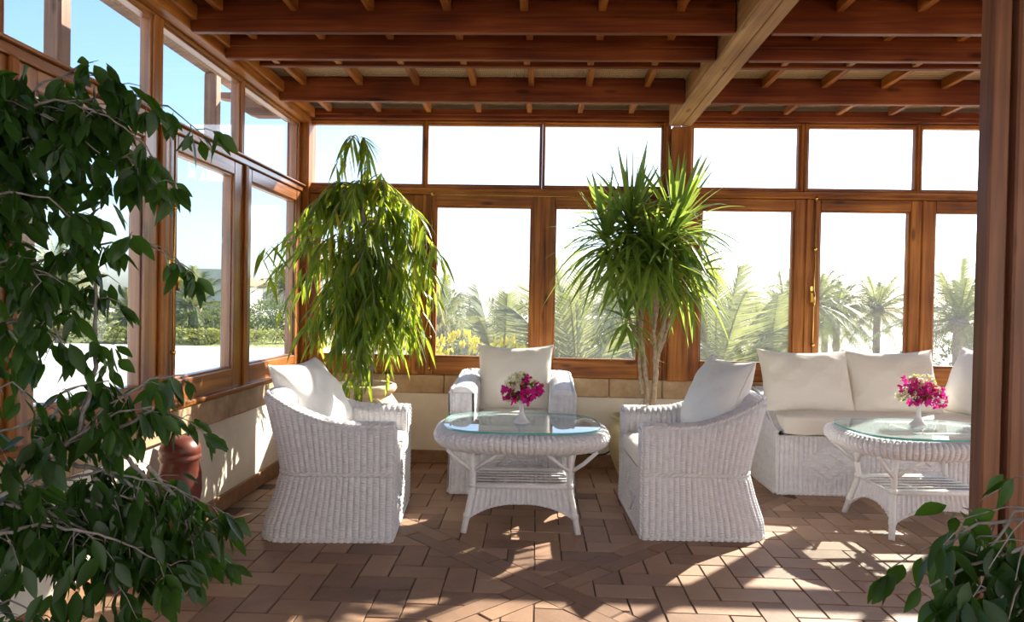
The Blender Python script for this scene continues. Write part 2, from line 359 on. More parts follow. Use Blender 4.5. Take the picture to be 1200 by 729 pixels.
# ------------------------------------------------------------------ room shell
XL, YB = -1.759, 5.016
XR, YF = 6.55, -2.0
ZS0, ZS1 = .514, .651        # stone band
def make_floor():
    mb = MB(); rnd = []
    Wd, gap, zt = .127, .006, 0.0
    def clip(poly, a, b, c):     # keep a*x+b*y<=c
        o = []
        for i in range(len(poly)):
            p, q = poly[i], poly[(i + 1) % len(poly)]
            dp, dq = a * p[0] + b * p[1] - c, a * q[0] + b * q[1] - c
            if dp <= 0: o.append(p)
            if dp * dq < 0:
                t = dp / (dp - dq); o.append((p[0] + (q[0] - p[0]) * t, p[1] + (q[1] - p[1]) * t))
        return o
    def area(p): return abs(sum(p[i][0] * p[(i + 1) % len(p)][1] - p[(i + 1) % len(p)][0] * p[i][1] for i in range(len(p)))) / 2
    def brick(poly, r):
        if len(poly) < 3 or area(poly) < .0006: return
        cx = sum(p[0] for p in poly) / len(poly); cy = sum(p[1] for p in poly) / len(poly)
        def ins(d):
            o = []
            for x, y in poly:
                l = math.hypot(x - cx, y - cy); k = max(0, 1 - d * 1.3 / max(l, .02)); o.append((cx + (x - cx) * k, cy + (y - cy) * k))
            return o
        a, b = ins(gap / 2), ins(gap / 2 + .003)
        dz = R.uniform(-.0008, .0008)
        mb.quad([(x, y, zt + dz) for x, y in b]); rnd.append(r)
        for i in range(len(poly)):
            j = (i + 1) % len(poly)
            mb.quad([(*b[i], zt + dz), (*a[i], zt - .006), (*a[j], zt - .006), (*b[j], zt + dz)][::-1]); rnd.append(r)
    cx, cy, hw, rad = .04, 2.86, .082, 2.3
    s2 = math.sqrt(.5)
    bands = [(s2, s2), (s2, -s2)]
    nx0, nx1 = int(XL / Wd) - 1, int(XR / Wd) + 1
    for i in range(nx0, nx1):
        for j in range(int(YF / Wd) - 1, int(YB / Wd) + 1):
            k = (i - j) % 4
            if k == 0: p = (i, j, i + 2, j + 1)
            elif k == 3: p = (i, j, i + 1, j + 2)
            else: continue
            x0, y0, x1, y1 = [q * Wd for q in p]
            x0, x1 = max(x0, XL), min(x1, XR); y0, y1 = max(y0, YF), min(y1, YB)
            if x1 - x0 < .01 or y1 - y0 < .01: continue
            polys = [[(x0, y0), (x1, y0), (x1, y1), (x0, y1)]]
            r = R.random()
            mx, my = (x0 + x1) / 2, (y0 + y1) / 2
            if math.hypot(mx - cx, my - cy) < rad:
                for a, b in bands:
                    c = a * cx + b * cy; nw = []
                    for q in polys:
                        nw.append(clip(q, a, b, c - hw)); nw.append(clip(q, -a, -b, -(c + hw)))
                    polys = [q for q in nw if len(q) > 2]
            for q in polys: brick(q, r)
    for bi, (a, b) in enumerate(bands):       # bricks laid along the diagonal bands
        tx, ty = -b, a; L = .36
        n = int(2 * rad / L)
        for k in range(-n // 2, n // 2):
            for half in (0, 1):
                t0 = k * L + (.18 if half else 0); t1 = t0 + L
                o0, o1 = (-hw, 0) if half else (0, hw)
                if bi == 1 and t0 < hw and t1 > -hw:
                    spans = [(t0, -hw), (hw, t1)]
                else: spans = [(t0, t1)]
                for u0, u1 in spans:
                    if u1 - u0 < .02: continue
                    brick([(cx + tx * u + a * o, cy + ty * u + b * o) for u, o in ((u0, o0), (u1, o0), (u1, o1), (u0, o1))], R.random() * .5)
    # orient up
    f2 = []
    for f in mb.f:
        p = [mb.v[k] for k in f]
        f2.append(f)
    nb = len(mb.f)
    mb.box(XL, XR, YF, YB, -.12, -.005, 0, mi=1)
    rnd += [0.5] * (len(mb.f) - nb)
    mb.rnd = rnd
    o = struct('floor', mb, [TILE, GROUT])
    bm = bmesh.new(); bm.from_mesh(o.data); bmesh.ops.recalc_face_normals(bm, faces=bm.faces[:]); 
    for f in bm.faces:
        if f.material_index == 0 and abs(f.normal.z) > .9 and f.normal.z < 0: f.normal_flip()
    bm.to_mesh(o.data); bm.free()
make_floor()

def back(mb, s0, s1, d0, d1, z0, z1, b=.004, mi=0): mb.box(s0, s1, YB + d0, YB + d1, z0, z1, b, mi)
def left(mb, s0, s1, d0, d1, z0, z1, b=.004, mi=0): mb.box(XL - d1, XL - d0, s0, s1, z0, z1, b, mi)

mb = MB(); mb.box(XL - .25, XR, YB, YB + .25, -.12, ZS0, 0); struct('wall_back', mb, PLASTER)
mb = MB(); mb.box(XL - .25, XL, YF, YB, -.12, ZS0, 0); struct('wall_left', mb, PLASTER)
def stones(put, s0, s1, step, start):
    mb = MB(); s = start
    while s > s0: s -= step
    while s < s1:
        e = s + step * R.uniform(.93, 1.07)
        a, b = max(s, s0), min(e, s1)
        if b - a > .03: put(mb, a + .002, b - .002, -.022 + R.uniform(-.003, .003), .27, ZS0 + .001, ZS1, .007)
        s = e
    return mb
struct('trim_1', stones(back, XL + .03, XR, .40, -1.1), STONE)
struct('trim_2', stones(left, YF, YB + .02, .44, 3.3), STONE)
mb = MB(); mb.box(XL + .018, XR, YB - .018, YB, 0, .095, .005); struct('baseboard_back', mb, SKIRT)
mb = MB(); mb.box(XL, XL + .018, YF, YB - .018, 0, .095, .005); struct('baseboard_left', mb, SKIRT)

def ring(put, mb, s0, s1, z0, z1, w0, w1, wb, wt, d0, d1, b=.004):
    """rectangular frame: outer bounds, member widths left/right/bottom/top; verticals get material 0, rails material 1"""
    put(mb, s0, s0 + w0, d0, d1, z0, z1, b, 0); put(mb, s1 - w1, s1, d0, d1, z0, z1, b, 0)
    put(mb, s0 + w0, s1 - w1, d0, d1, z0, z0 + wb, b, 1); put(mb, s0 + w0, s1 - w1, d0, d1, z1 - wt, z1, b, 1)
wcount = [0]
def window(put, ax, s0, s1, z0, z1, g0, g1, gz0, gz1, inner=.0, sash=True):
    """one glazed unit of the window wall: s0..s1 by z0..z1, glass g0..g1 by gz0..gz1"""
    wcount[0] += 1
    mb = MB()
    e = .0006
    ring(put, mb, s0 + e, s1 - e, z0 + e, z1 - e, g0 - s0 - e - .012, s1 - g1 - e - .012, gz0 - z0 - e - .012, z1 - gz1 - e - .012, inner, inner + .075, .005)
    ring(put, mb, g0 - .014, g1 + .014, gz0 - .014, gz1 + .014, .014, .014, .014, .014, inner + .014, inner + .06, .003)
    o = struct('window_%d' % wcount[0], mb, [WOOD['z'], WOOD['x']] if ax == 'x' else [GLOSSWOOD['z'], GLOSSWOOD['y']])
    p = MB(); put(p, g0 - .005, g1 + .005, inner + .034, inner + .039, gz0 - .005, gz1 + .005, 0)
    p.build('window_pane', PANE, o)
    return o
def handle(o, put_pt, s, z, big=True):
    """brass lever with its plate on a window stile"""
    h = MB()
    a = put_pt(s - .014, -.006, z - .06); b_ = put_pt(s + .014, .002, z + .06)
    h.box(a[0], b_[0], a[1], b_[1], a[2], b_[2], .003)
    h.tube([put_pt(s, .0, z + .015), put_pt(s, -.035, z + .015)], .008, 10)
    h.tube([put_pt(s, -.035, z + .025), put_pt(s + .004, -.038, z - .03), put_pt(s + .006, -.036, z - .085)], [.008, .01, .007], 10)
    hh = h.build('window_handle', BRASS, o); hh['label'] = 'brass lever handle'
    r = MB()
    r.tube([put_pt(s + .012, -.012, .70), put_pt(s + .012, -.012, 1.985)], .0045, 8)
    for zz in (.70, .93, 1.62, 1.985):
        r.lathe([(.0, -.014), (.009, -.011), (.013, -.002), (.012, .006), (.006, .013), (0, .015)], 12, put_pt(s + .012, -.014, zz))
    rr = r.build('bolt_rod', BRASS, o); rr['label'] = 'thin brass bolt rod with round knobs'
bp_ = lambda s, d, z: (s, YB + d, z)
lp_ = lambda s, d, z: (XL - d, s, z)

# back wall: casements below, clerestory lights above
ZT0, ZT1, ZH = 1.98, 2.064, 2.5
cas = [(-1.72, -.853, -1.64, -.95), (-.853, .02, -.763, -.077), (.02, .905, .117, .715), (1.095, 1.927, 1.182, 1.824),
       (1.927, 2.745, 2.03, 2.645), (2.745, 3.56, 2.842, 3.465), (3.565, 4.38, 3.66, 4.28), (4.385, 5.2, 4.48, 5.1), (5.205, 6.02, 5.3, 5.92)]
wins = []
for a, b, g0, g1 in cas:
    wins.append(window(back, 'x', a, b, ZS1, ZT0, g0, g1, .794, 1.891))
clr = [(-1.74, -.864, -1.715, -.886), (-.864, .003, -.842, -.019), (.003, .93, .025, .873), (1.06, 1.896, 1.076, 1.857), (1.896, 2.714, 1.935, 2.687),
       (2.714, 3.54, 2.741, 3.50), (3.54, 4.36, 3.58, 4.33), (4.36, 5.18, 4.40, 5.15), (5.18, 6.0, 5.22, 5.97)]
for a, b, g0, g1 in clr:
    window(back, 'x', a, b, ZT1 - .03, ZH + .03, g0, g1, ZT1, ZH, .012)
for xx in (-.853, .02, 1.927, 2.745, 3.5625):
    mb = MB(); back(mb, xx - .014, xx + .014, -.012, .06, ZS1 + .004, ZT0, .004)
    o = mb.build('window_mullion', WOOD['z']); o['kind'] = 'structure'
handle(wins[1], bp_, -.813, 1.245); handle(wins[4], bp_, 1.966, 1.295)
mb = MB()
for s0, s1 in ((XL, .93), (1.07, XR)):
    back(mb, s0, s1, -.012, .1, ZT0 + .002, ZT1 - .032, .005); back(mb, s0, s1, -.02, .1, ZT1 - .03 - .03, ZT1 - .034, .003)
struct('trim_3', mb, WOOD['x'])                                   # transom rail of the back window wall
mb = MB(); back(mb, XL - .1, XR, -.03, .12, ZH + .03, 2.60, .006); back(mb, XL - .1, XR, -.05, -.03, 2.555, 2.60, .004); struct('trim_4', mb, DARKWOOD['x'])
mb = MB(); back(mb, .93, 1.07, -.09, .12, ZS1, 2.475, .006); back(mb, .905, .93, -.03, .1, ZS1, ZH, .004); back(mb, 1.07, 1.095, -.03, .1, ZS1, ZH, .004)
o = mb.build('column', WOOD['z']); o['kind'] = 'structure'
mb = MB(); mb.box(XL - .12, XL + .045, YB - .04, YB + .12, ZS1, 2.6, .006); o = mb.build('corner_post', WOOD['z']); o['kind'] = 'structure'
mb = MB(); back(mb, 6.02, 6.5, -.03, .12, ZS1, 2.6, .006); struct('trim_5', mb, WOOD['z'])
# brass curtain wire along the top of the casements
mb = MB(); mb.tube([(-.80, YB - .02, 1.978), (.9, YB - .02, 1.972)], .003, 6); mb.tube([(-.80, YB - .02, 1.978), (-.80, YB, 1.978)], .009, 8)
tag(mb.build('curtain_wire', BRASS), 'thin brass curtain wire along the top of the back casements', 'wire')

# left wall
cl = [(4.0, 4.95, 4.11, 4.85), (3.1, 4.0, 3.26, 3.85), (2.2, 3.1, 2.33, 2.96), (1.3, 2.2, 1.43, 2.06), (.4, 1.3, .53, 1.16), (-.5, .4, -.37, .26), (-1.4, -.5, -1.27, -.64)]
lw = []
for a, b, g0, g1 in cl:
    lw.append(window(left, 'y', a + .002, b - .002, ZS1, ZT0, g0, g1, .80, 1.89))
for a, b in ((4.0, 4.95), (3.1, 4.0), (2.17, 3.1), (1.25, 2.17), (.35, 1.25), (-.55, .35), (-1.45, -.55)):
    w0 = .03 if a != 3.1 else .045
    window(left, 'y', a, b, ZT1 - .03, 2.49, a + w0, b - (.03 if b != 3.1 else .05), ZT1 - .005, 2.46, .012)
handle(lw[1], lp_, 3.185, 1.31)
mb = MB(); left(mb, YF, YB - .04, -.012, .1, ZT0 + .002, ZT1 - .045, .005); left(mb, YF, YB - .04, -.03, .1, ZT1 - .043, ZT1 - .031, .004); struct('trim_6', mb, GLOSSWOOD['y'])
mb = MB(); left(mb, YF, YB - .05, -.055, .13, 2.49, 2.6, .006); left(mb, YF, YB - .05, -.09, -.055, 2.53, 2.6, .004); struct('trim_7', mb, WOOD['y'])
for yy in (4.0, 3.1, 2.2):
    mb = MB(); left(mb, yy - .02, yy + .02, -.016, .0, ZS1 + .01, ZT0, .004)
    o = mb.build('window_mullion', WOOD['z']); o['kind'] = 'structure'
mb = MB(); mb.box(XL - .02, XL + .035, YF, YB - .02, ZS1, ZS1 + .028, .006); struct('trim_8', mb, WOOD['y'])   # sill board

# ceiling
mb = MB(); mb.box(XL - .35, XR + .3, YF - .3, YB + .14, 2.632, 2.66, 0, 0); mb.box(XL - .35, XR + .3, YF - .3, YB + .14, 2.66, 2.76, 0, 1)
struct('ceiling', mb, [REED, DARKWOOD['x']])
BY = [4.36, 3.97, 3.60, 3.24, 2.72, 2.3, 1.88, 1.4, .9, .4, -.2, -.8]
for i, y in enumerate(BY):
    zb, w = (2.475, .042) if i != 1 else (2.563, .04)
    for x0, x1 in ((XL + .056, .895), (1.065, XR)):
        mb = MB(); mb.box(x0, x1, y, y + w, zb, 2.63, .006)
        if i in (2,): mb.box(x0, x1, y - .012, y, 2.535, 2.63, .004)
        o = mb.build('ceiling_beam', DARKWOOD['x']); o['kind'] = 'structure'
edges = sorted([YB - .03] + [v for y in BY for v in (y, y + .042)])
ys = [(BY[0] + .042, YB - .05)] + [(BY[i + 1] + (.042 if i + 1 != 1 else .04), BY[i]) for i in range(len(BY) - 1)]
for i, (y0, y1) in enumerate(ys[:7]):
    x = -1.56 + (.0 if i % 2 == 0 else .02)
    while x < 3.6:
        if not (.86 < x < 1.09):
            mb = MB(); mb.box(x - .018, x + .018, y0 + .001, y1 - .001, 2.572, 2.631, .003)
            o = mb.build('ceiling_joist', WOOD['y']); o['kind'] = 'structure'
        x += .366
mb = MB(); mb.box(.9, 1.06, YF, YB - .095, 2.478, 2.63, .008); mb.box(.905, .985, YF, YB - .095, 2.472, 2.479, .002); mb.box(.992, 1.055, YF, YB - .095, 2.472, 2.479, .002)
o = mb.build('main_beam', LITWOOD); o['kind'] = 'structure'

# near door post at the right edge
mb = MB()
mb.box(1.312, 1.368, 2.06, 2.12, 0, 2.63, .006); mb.box(1.366, 1.384, 2.085, 2.12, 0, 2.63, .002); mb.box(1.382, 1.432, 2.05, 2.12, 0, 2.63, .006); mb.box(1.43, 1.60, 2.075, 2.12, 0, 2.63, .004)
o = mb.build('doorway_post', POSTWOOD); o['kind'] = 'structure'

# ------------------------------------------------------------------ wicker armchair
def braid(mb, pts, r, pitch=.05, closed=False, uvs=None):
    """two strands twisted round a line"""
    P = [Vector(p) for p in pts]
    out = []; L = 0
    dense = []
    for a, b in zip(P, P[1:]):
        n = max(1, int((b - a).length / (pitch / 6)))
        for k in range(n): dense.append(a.lerp(b, k / n))
    dense.append(P[-1])
    for ph in (0, PI):
        q = []; L = 0
        for i, p in enumerate(dense):
            t = (dense[min(i + 1, len(dense) - 1)] - dense[max(i - 1, 0)]).normalized()
            sd = t.cross(Vector((0, 0, 1)))
            if sd.length < .05: sd = t.cross(Vector((1, 0, 0)))
            sd.normalize(); up = sd.cross(t)
            if i: L += (p - dense[i - 1]).length
            a = 2 * PI * L / pitch + ph
            q.append(p + (sd * cos(a) + up * sin(a)) * r * .55)
        mb.tube(q, r * .72, 6)

def diamond(s, z, a, b, zc):
    r = abs(s) / a + abs(z - zc) / b
    if r > 1.02: return None
    return .008 + .008 * (1 if int(r * 4.001) % 2 == 0 else -.3) + 0.0026 * sin(z * 2 * PI / .02 + (PI if s > 0 else 0))

def make_chair(name, label, width=.72, depth=.655, armz=.585, backz=.735, seatz=.445, thick=.115, square=False):
    """local frame: front of the chair at x=0 looking to +x, back at x=-depth, centred on y"""
    root = thing(name, label, 'chair', group='white wicker armchairs')
    hw = width / 2; cr = .13 if not square else .07
    # plan path (outer): front-left -> back -> front-right, as (x,y,nx,ny)
    path = []
    def seg(x0, y0, x1, y1, nx, ny, n):
        for i in range(n):
            t = i / n; path.append((lerp(x0, x1, t), lerp(y0, y1, t), nx, ny))
    st = .0033
    seg(0, hw, -depth + cr, hw, 0, 1, int((depth - cr) / st))
    n = int(cr * PI / 2 / st)
    for i in range(n):
        a = PI / 2 + PI / 2 * i / n; path.append((-depth + cr + cr * cos(a), hw - cr + cr * sin(a), cos(a), sin(a)))
    seg(-depth, hw - cr, -depth, -hw + cr, -1, 0, int((width - 2 * cr) / st))
    for i in range(n):
        a = PI + PI / 2 * i / n; path.append((-depth + cr + cr * cos(a), -hw + cr + cr * sin(a), cos(a), sin(a)))
    seg(-depth + cr, -hw, 0, -hw, 0, -1, int((depth - cr) / st)); path.append((0, -hw, 0, -1))
    m = len(path)
    if square: topf = lambda x: interp(-x, [(0, armz), (.25, armz + .012), (.42, armz + .03), (depth, backz)])
    else: topf = lambda x: interp(-x, [(0, armz), (.2, armz), (.30, armz + .006), (.36, armz + .022), (.43, armz + .045), (.5, armz + .075), (.57, armz + .115), (.63, armz + .145), (depth, backz)])
    waist = .33 if not square else .30
    kz = [(0, 1.0), (.08, .985), (.2, .92), (waist, .865), (.45, .90), (.6, .955), (.74, 1.012), (.9, 1.03)]
    if square: kz = [(0, 1.0), (.9, 1.0)]
    flare = [(0, 1.0), (waist, .975), (.6, 1.0), (.9, 1.0)]
    def pt(i, z, off):
        x, y, nx, ny = path[i]
        k = interp(z, kz); fl = interp(z, flare)
        w = sstep((-x) / depth * 1.15) if True else 1
        return Vector((x * lerp(1, k, w) - nx * off, y * fl - ny * off, z))
    body = MB(); nz = 34
    # profile parameter: outer bottom..outer top (nz), rounded top (8), inner top..inner bottom (12)
    us = [0]
    for i in range(1, m): us.append(us[-1] + math.hypot(path[i][0] - path[i - 1][0], path[i][1] - path[i - 1][1]))
    rib = .0325
    rows = []
    base = len(body.v)
    for i in range(m):
        top = topf(path[i][0]); u = us[i]; ribd = ribf(u, rib, .0155)
        col = []
        rt = thick / 2 if not square else thick / 2
        for j in range(nz + 1):
            z = (top - rt * .55) * j / nz
            dd = -ribd
            if abs(z - waist) < .012: dd = -.004
            col.append((pt(i, z, dd), (u, z)))
        for j in range(1, 8):
            a = PI * j / 8
            z = top - rt * .55 + rt * .55 * sin(a)
            off = rt - rt * cos(a)
            col.append((pt(i, top - rt * .55, off) + Vector((0, 0, z - top + rt * .55 + .3 * ribd)), (u, top + off)))
        for j in range(13):
            z = lerp(top - rt * .55, .16, j / 12)
            col.append((pt(i, z, thick + ribd), (u, top + .2 + (top - z))))
        rows.append(col)
    nc = len(rows[0])
    for col in rows:
        for p, uv in col: body.v.append(tuple(p)); body.uv.append(uv)
    for i in range(m - 1):
        for j in range(nc - 1):
            a = base + i * nc + j
            body.f.append((a, a + nc, a + nc + 1, a + 1)); body.mi.append(0); body.sm.append(True)
    for i, fl in ((0, False), (m - 1, True)):            # arm fronts
        pts = [rows[i][j] for j in range(nc)]
        half = nc // 2; nn = len(body.v)
        # strip between outer and inner columns by height
        top = topf(0); rt = thick / 2
        sgn = 1 if i == 0 else -1
        def fn(u, v):
            z = v * (top - rt * .55); y0 = hw * interp(z, flare)
            y = sgn * (y0 - u * thick)
            return Vector((ribf(u * thick, thick / 4, .007) + .001, y, z))
        body.grid(fn, 40, 24, uvf=lambda u, v: (u * thick, v * top))
        cen = Vector((.001, sgn * (hw - rt), top - rt * .55)); arc = [rows[i][nz + j][0] for j in range(9)]
        for a, b in zip(arc, arc[1:]): body.quad([cen, a, b], [(0, 0)] * 3)
    body.build('wicker_shell', WICKER, root)
    # front panel with a woven diamond
    fp = MB(); ih = hw - thick + .004; zt = seatz - .115
    def ff(u, v):
        y = lerp(-ih, ih, u); z = v * zt
        d = diamond(y, z, ih * .78, zt * .48, zt * .5)
        if d is None: d = ribf(y + 1, .03, .015)
        bul = .0
        return Vector((-.012 + d + bul, y, z))
    fp.grid(ff, 230, 56, uvf=lambda u, v: (u * ih * 2, v * zt))
    fp.box(-depth * .8, -.02, -ih, ih, zt - .03, zt, 0)
    fp.build('front_panel', WICKER, root)
    # braids: waist band, rim, base
    w = MB(); idx = list(range(0, m, 7)) + [m - 1]
    braid(w, [pt(i, waist, -.008) for i in idx], .0105, .06)
    w.build('waist_braid', RATTAN, root)
    w = MB()
    braid(w, [pt(i, .012, -.004) for i in idx] , .011, .05)
    braid(w, [(.0, -ih - .1, .012), (.0, ih + .1, .012)], .010, .05)
    w.build('base_braid', RATTAN, root)
    w = MB()
    braid(w, [pt(0, z, thick * .04) + Vector((.004, 0, 0)) for z in (.02, .3, armz - .03)] + [pt(i, topf(path[i][0]) - .012, .006) for i in idx] + [pt(m - 1, z, thick * .04) + Vector((.004, 0, 0)) for z in (armz - .03, .3, .02)], .0085, .045)
    w.build('rim_braid', RATTAN, root)
    # seat cushion
    sc = cushion_box(-depth + thick + .03, .012, -ih + .006, ih - .006, seatz - .115, seatz, .035)
    sc.build('seat_cushion', WHITEFAB, root)
    return root

def cushion_box(x0, x1, y0, y1, z0, z1, r, crown=.018):
    mb = MB(); cx, cy, cz = (x0 + x1) / 2, (y0 + y1) / 2, (z0 + z1) / 2
    hx, hy, hz = (x1 - x0) / 2, (y1 - y0) / 2, (z1 - z0) / 2
    bm = bmesh.new(); bmesh.ops.create_cube(bm, size=2)
    bmesh.ops.subdivide_edges(bm, edges=bm.edges[:], cuts=13, use_grid_fill=True)
    for v in bm.verts:
        p = Vector((v.co.x * hx, v.co.y * hy, v.co.z * hz))
        q = Vector((max(-hx + r, min(hx - r, p.x)), max(-hy + r, min(hy - r, p.y)), max(-hz + r, min(hz - r, p.z))))
        d = p - q
        if d.length > 1e-6: p = q + d.normalized() * min(d.length, r) if d.length > r else p
        if abs(v.co.z) > .4:
            p.z += (1 if v.co.z > 0 else -.3) * crown * (1 - v.co.x ** 2) * (1 - v.co.y ** 2)
        p.z += .003 * sin(p.x * 23 + 1) * sin(p.y * 19)
        v.co = p + Vector((cx, cy, cz))
    mb.add(bm, 0, True); bm.free()
    n = 40
    for zz in (z0 + .012, z1 - .012):          # piped seams
        ring_ = []
        for k in range(n):
            a = 2 * PI * k / n; c, s_ = cos(a), sin(a)
            e = .18
            ring_.append((cx + (hx + .001) * math.copysign(abs(c) ** e, c), cy + (hy + .001) * math.copysign(abs(s_) ** e, s_), zz))
    return mb

def pillow(name, label, w, h, t, M, mat, seed, sag=.1, group='loose back pillows'):
    """plump square pillow; local x = width, z = height, y = thickness; M places it"""
    rr = random.Random(seed); ph = [rr.uniform(0, 6) for _ in range(8)]
    mb = MB(); n = 30
    def edge(u, v):
        x = u * w / 2 * (1 - .075 * (1 - v * v) ** 1.0 * abs(u) ** 3); z = v * h / 2 * (1 - .075 * (1 - u * u) * abs(v) ** 3)
        z -= sag * h * .25 * max(0, v) * (1 - u * u)       # top edge sags between the corners
        return x, z
    def th(u, v):
        b = ((1 - u ** 2) * (1 - v ** 2))
        f = b ** .42
        wr = .05 * sin(5 * u + ph[0] + 2 * v) * sin(4 * v + ph[1]) + .035 * sin(11 * u * v + ph[2] + 3 * u) + .03 * sin(9 * (u - v) + ph[3])
        return t / 2 * f * (1 + wr) * (1.08 - .16 * v)
    for sg in (-1, 1):
        def fn(u, v):
            a, b = u * 2 - 1, v * 2 - 1
            a = math.copysign(1 - (1 - abs(a)) ** 1.5, a); b = math.copysign(1 - (1 - abs(b)) ** 1.5, b)
            x, z = edge(a, b); return M @ Vector((x, sg * th(a, b), z))
        nb = len(mb.f); mb.grid(fn, n, n)
        if sg > 0: mb.f[nb:] = [f[::-1] for f in mb.f[nb:]]
    o = mb.build(name, mat); tag(o, label, 'pillow', group)
    sm = MB(); pts = []
    for k in range(n): pts.append((-1 + 2 * k / n, -1))
    for k in range(n): pts.append((1, -1 + 2 * k / n))
    for k in range(n): pts.append((1 - 2 * k / n, 1))
    for k in range(n): pts.append((-1, 1 - 2 * k / n))
    sm.tube([M @ Vector((edge(a, b)[0], 0, edge(a, b)[1])) for a, b in pts], .0045, 6, closed=True)
    sm.build('piped_seam', mat, o)
    return o

ch = make_chair('wicker_armchair', 'white wicker armchair before the large green drooping fig, facing right', width=.72)
ch.location = (-.735, 3.695, 0); ch.rotation_euler = (0, 0, math.radians(4.5))
ch2 = dup(ch, (.533, 3.855, 0), math.radians(180 + 1.9), 'white wicker armchair in front of the strap-leaved plant, facing left')
ch3 = make_chair('wicker_armchair', 'white wicker armchair facing forward under the back windows, behind the coffee table', width=.77, depth=.68, armz=.665, backz=.72, seatz=.47, thick=.135, square=True)
ch3.location = (-.155, 4.22, 0); ch3.rotation_euler = (0, 0, math.radians(-90))

def frame(o, xdir, zdir):
    x = Vector(xdir).normalized(); z = Vector(zdir); z = (z - x * z.dot(x)).normalized(); y = z.cross(x)
    return Matrix(((x.x, y.x, z.x, o[0]), (x.y, y.y, z.y, o[1]), (x.z, y.z, z.z, o[2]), (0, 0, 0, 1)))
pillow('back_pillow', 'white pillow leaning in the armchair that faces right', .55, .46, .21, frame((-1.235, 3.715, .655), (.06, .5, 0), (-.25, 0, .40)), WHITEFAB, 1)
pillow('back_pillow', 'cream pillow leaning in the armchair that faces left', .55, .47, .22, frame((1.0, 3.86, .69), (.08, -.5, 0), (.17, 0, .40)), WHITEFAB, 2)
pillow('back_pillow', 'cream pillow upright in the armchair behind the coffee table', .52, .47, .17, frame((-.155, 4.70, .675), (1, .03, 0), (0, .12, .45)), CREAM, 3)

# ------------------------------------------------------------------ sofa
SX0, SX1, SY0, SY1 = 1.54, 3.16, 4.43, 4.965
def make_sofa():
    root = thing('wicker_sofa', 'long white wicker sofa with cream seat under the back windows', 'sofa')
    fp = MB(); W_ = SX1 - SX0; zt = .372
    def ff(u, v):
        x = SX0 + u * W_; z = v * zt
        s = (x - SX0 - .33 + .27) % .54 - .27
        d = diamond(s, z, .19, .135, .20)
        if d is None: d = ribf(x, .03, .015)
        return Vector((x, SY0 - d, z))
    fp.grid(ff, 640, 56, uvf=lambda u, v: (u * W_, v * zt))
    fp.box(SX0 + .01, SX1 - .01, SY0 + .01, SY1 - .02, .12, zt - .005, 0)
    fp.build('front_panel', WICKER, root)
    topz = lambda y: interp(y - SY0, [(0, .40), (.05, .405), (.10, .43), (.33, .575), (.40, .60), (.54, .615)])
    for sg, x in ((-1, SX0), (1, SX1)):
        sp = MB()
        def side(u, v):
            y = lerp(SY0, SY1, u); z = v * topz(y)
            return Vector((x + sg * (ribf(y, .03, .015) - .02 * sin(PI * min(1, z / .5))), y, z))
        sp.grid(side, 190, 40, uvf=lambda u, v: (u * .54, v * .6))
        sp.grid(lambda u, v: Vector((x - sg * .07, lerp(SY0 + .01, SY1, u), lerp(.1, topz(lerp(SY0, SY1, u)), v))), 30, 8, uvf=lambda u, v: (u * .54, v * .6))
        sp.grid(lambda u, v: Vector((x - sg * .07 * v, lerp(SY0, SY1, u), topz(lerp(SY0, SY1, u)) + .01 * sin(PI * v))), 30, 6, uvf=lambda u, v: (u * .54, v * .07))
        sp.build('side_panel', WICKER, root)
        rb = MB(); ys_ = [SY0 + (SY1 - SY0) * k / 20 for k in range(21)]
        braid(rb, [(x, SY0 - .002, .01), (x, SY0 - .002, .39)] + [(x - sg * .004, y, topz(y) + .004) for y in ys_], .0095, .05)
        braid(rb, [(x - sg * .012, y, .29) for y in ys_], .0075, .045); braid(rb, [(x + sg * .003, y, .012) for y in ys_], .010, .05)
        rb.build('side_braid', RATTAN, root)
    bk = MB()
    bk.grid(lambda u, v: Vector((lerp(SX0, SX1, u), SY1 - .07 - .004 * abs(sin(PI * u * W_ / .03)), lerp(.3, .63, v))), 200, 10, uvf=lambda u, v: (u * W_, v * .3))
    bk.box(SX0, SX1, SY1 - .065, SY1, .02, .63, .02)
    bk.build('back_panel', WICKER, root)
    bb = MB(); braid(bb, [(SX0, SY0 - .006, .012), (SX1, SY0 - .006, .012)], .011, .05); braid(bb, [(SX0, SY0 - .004, .372), (SX1, SY0 - .004, .372)], .008, .045)
    bb.build('front_braid', RATTAN, root)
    sc = cushion_box(SX0 + .045, SX1 - .075, SY0 - .012, SY1 - .08, .376, .505, .03, .012); sc.build('seat_cushion', CREAM, root)
    return root
make_sofa()
pillow('sofa_pillow', 'cream pillow at the near end of the sofa, by the left-facing armchair', .62, .45, .19, frame((1.83, 4.735, .695), (1, .02, 0), (0, .16, .42)), CREAM, 4, .12, 'cream sofa pillows')
pillow('sofa_pillow', 'cream pillow behind the right flower vase, second along the sofa', .60, .46, .19, frame((2.41, 4.74, .70), (1, -.02, .02), (0, .16, .42)), CREAM, 5, .12, 'cream sofa pillows')
pillow('sofa_pillow', 'bright white pillow at the sofa end next to the wooden post', .46, .48, .17, frame((2.92, 4.66, .715), (-.15, 1, 0), (.16, 0, .44)), WHITEFAB, 6, .1, 'cream sofa pillows')

